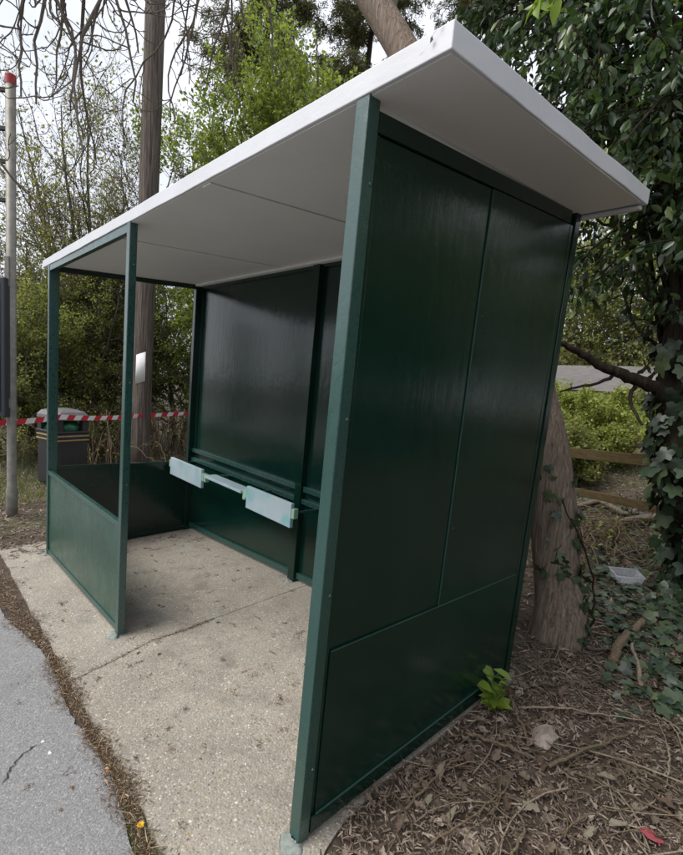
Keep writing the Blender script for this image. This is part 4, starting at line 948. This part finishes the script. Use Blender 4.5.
# loose pebbles on the slab
n = 1500; x = -3.6+4.0*rng.random(n); y = -.3+1.5*rng.random(n); k = (x < .05); x, y = x[k], y[k]; n = len(x)
ico = np.array([(1, 0, 0), (0, 1, 0), (-1, 0, 0), (0, -1, 0), (0, 0, .7), (.7, .7, .35)]); icf = np.array([(0, 1, 4), (1, 2, 4), (2, 3, 4), (3, 0, 4)])
s = .0018+.0028*rng.random(n)**2; a = 6.283*rng.random(n)
V = np.stack([x[:, None]+s[:, None]*(np.cos(a)[:, None]*ico[None, :, 0]-np.sin(a)[:, None]*1.3*ico[None, :, 1]), y[:, None]+s[:, None]*(np.sin(a)[:, None]*ico[None, :, 0]+np.cos(a)[:, None]*1.3*ico[None, :, 1]), (zs_(x, y))[:, None]+s[:, None]*ico[None, :, 2]], -1).reshape(-1, 3)
F = ((np.arange(n)*6)[:, None, None]+icf[None]).reshape(-1, 3)
tag(solo('loose_grit', (V, F), M['pebble'], np.array([-1.5, .4, -.08])), 'loose pale grit and pebbles on the concrete floor', 'grit', None, 'stuff')
# grass at the near end of the seam, and by the bin
def grass(n, xr, yr, h, label, keep=lambda x, y: x == x, zf=gz):
    x = xr[0]+(xr[1]-xr[0])*rng.random(n); y = yr[0]+(yr[1]-yr[0])*rng.random(n); k = keep(x, y); x, y = x[k], y[k]; m_ = len(x)
    X_ = np.stack([.6*rng.normal(size=m_), .6*rng.normal(size=m_), np.ones(m_)], 1)
    V, F = leaves(np.stack([x, y, zf(x, y)-.004], 1), X_, rng.normal(size=(m_, 3)), h*(.4+.9*rng.random(m_)), 'blade')
    tag(solo('grass', (V, F), M['grass'], np.array([x[0], y[0], float(zf(x[0], y[0]))])), label, 'grass', None, 'stuff')
grass(2200, (-.75, .2), (-.50, -.31), .04, 'short grass growing at the near end of the path seam', lambda x, y: seam(x, y), zpl)
grass(260, (-3.6, -1.3), (-.46, -.33), .03, 'sparse short grass in the path seam near the far post', lambda x, y: seam(x, y) & (np.sin(4*x) > .2), zpl)
grass(9000, (-11.5, -5.6), (-.6, 1.6), .13, 'pale grass on the verge around the litter bin', lambda x, y: rng.random(len(x)) < .65)
grass(9000, (-5, 1.5), (6.2, 11), .12, 'light green garden grass beyond the fence')
# dandelion
dp = gp(141, 831); dp[2] = GX*dp[0]+GY*dp[1]
da = thing('dandelion', dp, 'small yellow dandelion flower in the seam by the slab', 'flower')
part('stalk', tubes(*poly([dp-[0, 0, .01], dp+[.003, 0, .015], dp+[.005, -.003, .028]], .0018, .0015, 8), 5), M['grass'], da)
n = 60; a = 6.283*rng.random(n); X_ = np.stack([np.cos(a), np.sin(a), .1+.6*rng.random(n)], 1)
part('flower_head', leaves(np.tile(dp+[.005, -.003, .028], (n, 1)), X_, np.tile([0, 0, 1.], (n, 1))+.2*rng.normal(size=(n, 3)), .008+.006*rng.random(n), 'oval'), M['petal'], da)
# ground ivy on the right
gi = thing('ground_ivy', ground_pt(gp(630, 600)), 'dark green ivy spreading over the ground right of the leaning tree', 'ivy')
def ivy_ground(parent, n, gen, size, single):
    pos = []; Xs = []; Ns = []; S = []
    while len(pos) < n:
        u, v = gen(); q = gp(u, v); q[2] += .02+.05*rng.random()
        pos.append(q); a = 6.283*rng.random(); Xs.append(np.array([math.cos(a), math.sin(a), -.25])); Ns.append(np.array([.4*rng.normal()+.1, .4*rng.normal()-.25, 1.])); S.append(size*(.55+.9*rng.random()))
    if single:
        for a_, b_, c_, s_ in zip(pos, Xs, Ns, S): leaf_obj(lm_i, parent, a_, b_, c_, s_)
    else: part('leaf_mass', leaves(np.array(pos), np.array(Xs), np.array(Ns), np.array(S), 'ivy'), M['leaf_ivy'], parent, kind='stuff')
def g1():
    while True:
        u = 583+115*rng.random(); v = 500+215*rng.random()
        lim = 588 if v < 620 else 600+.35*(v-620)
        if u > lim and rng.random() < (1 if v < 650 else .35): return u, v
ivy_ground(gi, 250, g1, .075, True); ivy_ground(gi, 520, g1, .06, False)
gi2 = thing('ground_ivy', ground_pt(gp(672, 690)), 'ivy sprigs among the sticks below the ivy trunk', 'ivy')
ivy_ground(gi2, 40, lambda: (596+95*rng.random(), 660+60*rng.random()), .06, True)
runners = []
for k in range(9):
    u, v = g1(); q = gp(u, v); a = 6.283*rng.random(); pts = [q+[0, 0, .01]]
    for j in range(3): a += rng.normal()*.5; r_ = pts[-1]+np.array([math.cos(a), math.sin(a), 0])*.25; r_[2] = gz(r_[0], r_[1])+.02; pts.append(r_)
    runners.append(tubes(*poly(pts, .004, .002, 14, .004), 5))
part('stems', join(runners), M['twig'], gi, True)

# ================================================================== LOOSE THINGS ON THE LITTER
def gstick(px, r0, r1, mt, label, lift=.02, cat='stick', name='stick', K=16):
    pts = []
    for k, (u, v) in enumerate(px): pts.append(gp(u, v)+[0, 0, lift+r0*.6+.012*(k % 2)])
    stick(name, pts, r0, r1, M[mt], label, cat, K, .003, 8)
gstick([(465, 738), (500, 752), (535, 766)], .007, .004, 'twig_tan', 'brown stick lying just below the green sapling')
gstick([(548, 772), (585, 758), (628, 739)], .008, .004, 'twig_tan', 'brown stick pointing away towards the ivy trunk')
gstick([(518, 712), (560, 715), (607, 720), (645, 728)], .004, .002, 'twig_pale', 'long pale straw-thin stick beside the leaning tree foot')
gstick([(612, 670), (616, 655), (628, 640), (641, 628)], .030, .020, 'twig_tan', 'thick curved brown branch lying in the ivy')
gstick([(640, 690), (636, 668), (631, 650), (642, 638)], .012, .008, 'twig_pale', 'pale forked stick beside the thick curved branch')
gstick([(600, 786), (622, 806), (640, 835), (648, 862)], .003, .002, 'twig_pale', 'pale thin twig bending towards the footpath side of the litter')
gstick([(575, 778), (620, 800), (690, 830)], .004, .003, 'twig_tan', 'long straight twig crossing the litter below the sticks')
gstick([(600, 758), (640, 778), (690, 803)], .004, .002, 'twig_tan', 'thin twig crossing the litter above the long straight one')
gstick([(652, 718), (672, 732), (692, 752)], .004, .003, 'twig_pale', 'pale twig lying below the ivy sprigs')
gstick([(668, 755), (666, 785)], .004, .003, 'twig_pale', 'short pale upright twig stub in the litter', .03)
gstick([(508, 700), (516, 725), (527, 748)], .007, .004, 'twig_tan', 'dead brown stem leaning by the green sapling', .03)
gstick([(405, 815), (430, 790), (455, 765), (470, 760)], .005, .003, 'twig_tan', 'crooked twig near the foot of the end wall')
gstick([(430, 850), (470, 825), (500, 800), (510, 780)], .004, .002, 'twig_tan', 'thin bent twig in the litter in front of the wall panel')
gstick([(510, 862), (522, 838), (515, 815)], .005, .003, 'twig_tan', 'short brown twig in the chips')
gstick([(586, 652), (600, 655), (630, 650)], .010, .006, 'twig', 'dark stick half under the ivy beside the trunk')
gstick([(555, 840), (595, 822), (640, 818), (690, 842)], .003, .002, 'twig_tan', 'fine curved twig over the chips')
gstick([(575, 512), (600, 508), (625, 520), (640, 512), (668, 512)], .035, .022, 'bark', 'crooked fallen branch under the timber fence', .05)
gstick([(600, 540), (630, 528), (662, 524), (690, 528)], .05, .035, 'bark', 'thick fallen branch lying before the timber fence', .05)
gstick([(612, 545), (622, 530), (640, 505), (650, 498)], .014, .008, 'bark_dark', 'thin dark branch propped on the fallen branches', .08)
gstick([(590, 525), (598, 538), (600, 556)], .012, .008, 'bark_dark', 'dark twisted twig beside the climbing ivy', .06)
# sapling
sb = gp(493, 712)
sa = thing('sapling', sb, 'small bright green leafy sapling at the foot of the end wall', 'sapling')
stp = [poly([sb, sb+[.0, .0, .05], at(472+k*20, 676+4*(k == 2), 2.15)], .003, .0015, 10, .002) for k in range(3)]
[part('stem', tubes(*q, 5), M['grass'], sa) for q in stp]
for k in range(34):
    q = stp[k % 3][0][0][3+int(rng.random()*7)]; a = 6.283*rng.random(); leaf_obj(lm_y, sa, q, np.array([math.cos(a), math.sin(a), .25+.5*rng.random()]), np.array([.3*rng.normal(), .3*rng.normal()-.3, 1.]), .055+.05*rng.random())
dd = gp(456, 712)
ds = thing('dead_stem', dd, 'thin grey dead stem standing beside the green sapling', 'stem')
part('stalk', join([tubes(*poly([dd, dd+[.0, .0, .06], at(462, 684, 2.08)], .003, .002, 8), 5), tubes(*poly([at(462, 684, 2.08), at(472, 682, 2.1), at(482, 690, 2.12)], .002, .001, 8), 4)]), M['twig_pale'], ds)
# chunk, tray, scrap, chips
cp_ = gp(542, 742)
V, F = lathe([(.05, 0), (.058, .012), (.045, .03), (.02, .042)], 9, cp_)
V = [(cp_[0]+(x-cp_[0])*.75+.007*rng.normal(), y+.007*rng.normal()+.8*max(0, z-cp_[2])*(y > cp_[1]), z+.004*rng.normal()+.35*max(0, y-cp_[1])) for x, y, z in V]
tag(MB().add(V, F).build('bark_chunk', M['stone'], None, .004, False, cp_), 'pale pointed chunk of bark lying beside the sapling', 'bark')
tp_ = gp(625, 584)+[0, 0, .035]
def tray():
    t = thing('plastic_tray', tp_, 'clear plastic food tray dropped on the ivy', 'tray')
    m_ = MB(); ax = rt/np.linalg.norm(rt); ay = np.array([-ax[1], ax[0], 0]); az = np.array([0, .25, .97]); az -= ax*np.dot(ax, az)
    hx, hy, h = .11, .06, .06
    def q(a, b_, c): return tp_+ax*a+ay*b_+np.array([0, 0, 1])*c+np.array([0, 0, 1])*b_*.25
    o_ = [(-hx, -hy), (hx, -hy), (hx, hy), (-hx, hy)]
    V = [q(a*.86, b_*.8, 0) for a, b_ in o_]+[q(a, b_, h) for a, b_ in o_]+[q(a*1.07, b_*1.1, h) for a, b_ in o_]
    F = [[0, 1, 2, 3]]+[[k, 4+k, 4+(k+1) % 4, (k+1) % 4] for k in range(4)]
    F2 = [[4+k, 8+k, 8+(k+1) % 4, 4+(k+1) % 4] for k in range(4)]
    o = MB().add(V, F).build('dish', M['plastic'], t); mo = o.modifiers.new('wall', 'SOLIDIFY'); mo.thickness = .002
    o = MB().add(V[4:], [[i_-4 for i_ in f] for f in F2]).build('rim', M['plastic'], t); mo = o.modifiers.new('wall', 'SOLIDIFY'); mo.thickness = .004
tray()
lm_d = leaf_mesh('fallen_leaf', 'dead', M['dead_obj']); lm_d2 = leaf_mesh('fallen_leaf', 'ivy', M['dead_obj'])
def fallen(u, v, s, label, grp=None, lob=False, mt=None):
    q = gp(u, v)+[0, 0, .022]; o = link('fallen_leaf', lm_d2 if lob else lm_d, None, q); a = 6.283*rng.random()
    o.rotation_euler = (rng.normal()*.3, rng.normal()*.3, a); o.scale = (s, s, s); tag(o, label, 'leaf', grp)
    if mt: o.data = leaf_mesh('fallen_leaf', 'oval', mt)
fallen(468, 772, .09, 'large grey-brown lobed leaf on the chips below the sapling', None, True)
fallen(596, 780, .07, 'olive faded leaf lying by the brown sticks', None)
fallen(536, 760, .07, 'pale tan leaf just below the bark chunk', None)
fallen(548, 800, .05, 'pale curled leaf on the chips below the sticks', None)
fallen(533, 818, .06, 'greyish leaf lying flat near the short brown twig', None, True)
fallen(655, 832, .06, 'pale green-grey leaf by the long straight twig', None)
fallen(650, 578, .10, 'big tan dead leaf beside the plastic tray', None, True)
fallen(648, 592, .08, 'orange-brown dead leaf just below the plastic tray', None)
spots = [(425, 815), (450, 830), (480, 845), (505, 822), (560, 830), (585, 845), (610, 835), (575, 800), (500, 790), (470, 800), (440, 785), (520, 775), (620, 770), (660, 800), (640, 760), (400, 840), (415, 795), (555, 850), (675, 815), (540, 690), (560, 700), (590, 720), (610, 740), (530, 850), (495, 765)]
for u, v in spots: fallen(u+3*rng.normal(), v+3*rng.normal(), .045+.03*rng.random(), 'small dry brown leaf lying on the woodchip litter', 'small fallen leaves on the litter')
pk = gp(657, 850)+[0, 0, .02]
o = link('red_scrap', smooth(mesh_np('red_scrap', TPL['dead_flat'][0], TPL['dead_flat'][1], M['pink'])), None, pk); o.scale = (.07, .15, .07); o.rotation_euler = (.3, .2, 2.2); tag(o, 'faded red scrap of litter on the chips', 'litter')
ch = gp(107, 770); ch[2] = zs_(ch[0], ch[1])
tag(MB().box(ch[0]-.012, ch[0]+.014, ch[1]-.006, ch[1]+.006, ch[2], ch[2]+.006).build('wood_chip', M['brick_bit'], None, .002, False, ch), 'small orange wood chip on the slab edge', 'wood chip')
for (u, v, lab) in ((43, 741, 'white crumb lying beside the asphalt crack'), (50, 752, 'smaller white crumb just past the asphalt crack')):
    q = gp(u, v); q[2] = zs_(q[0], q[1])-.004; V, F = blob(q, .008, .004, 0, u, 'x')
    tag(MB().add(V, F).build('white_crumb', M['paper'], None, 0, True, q), lab, 'crumb')
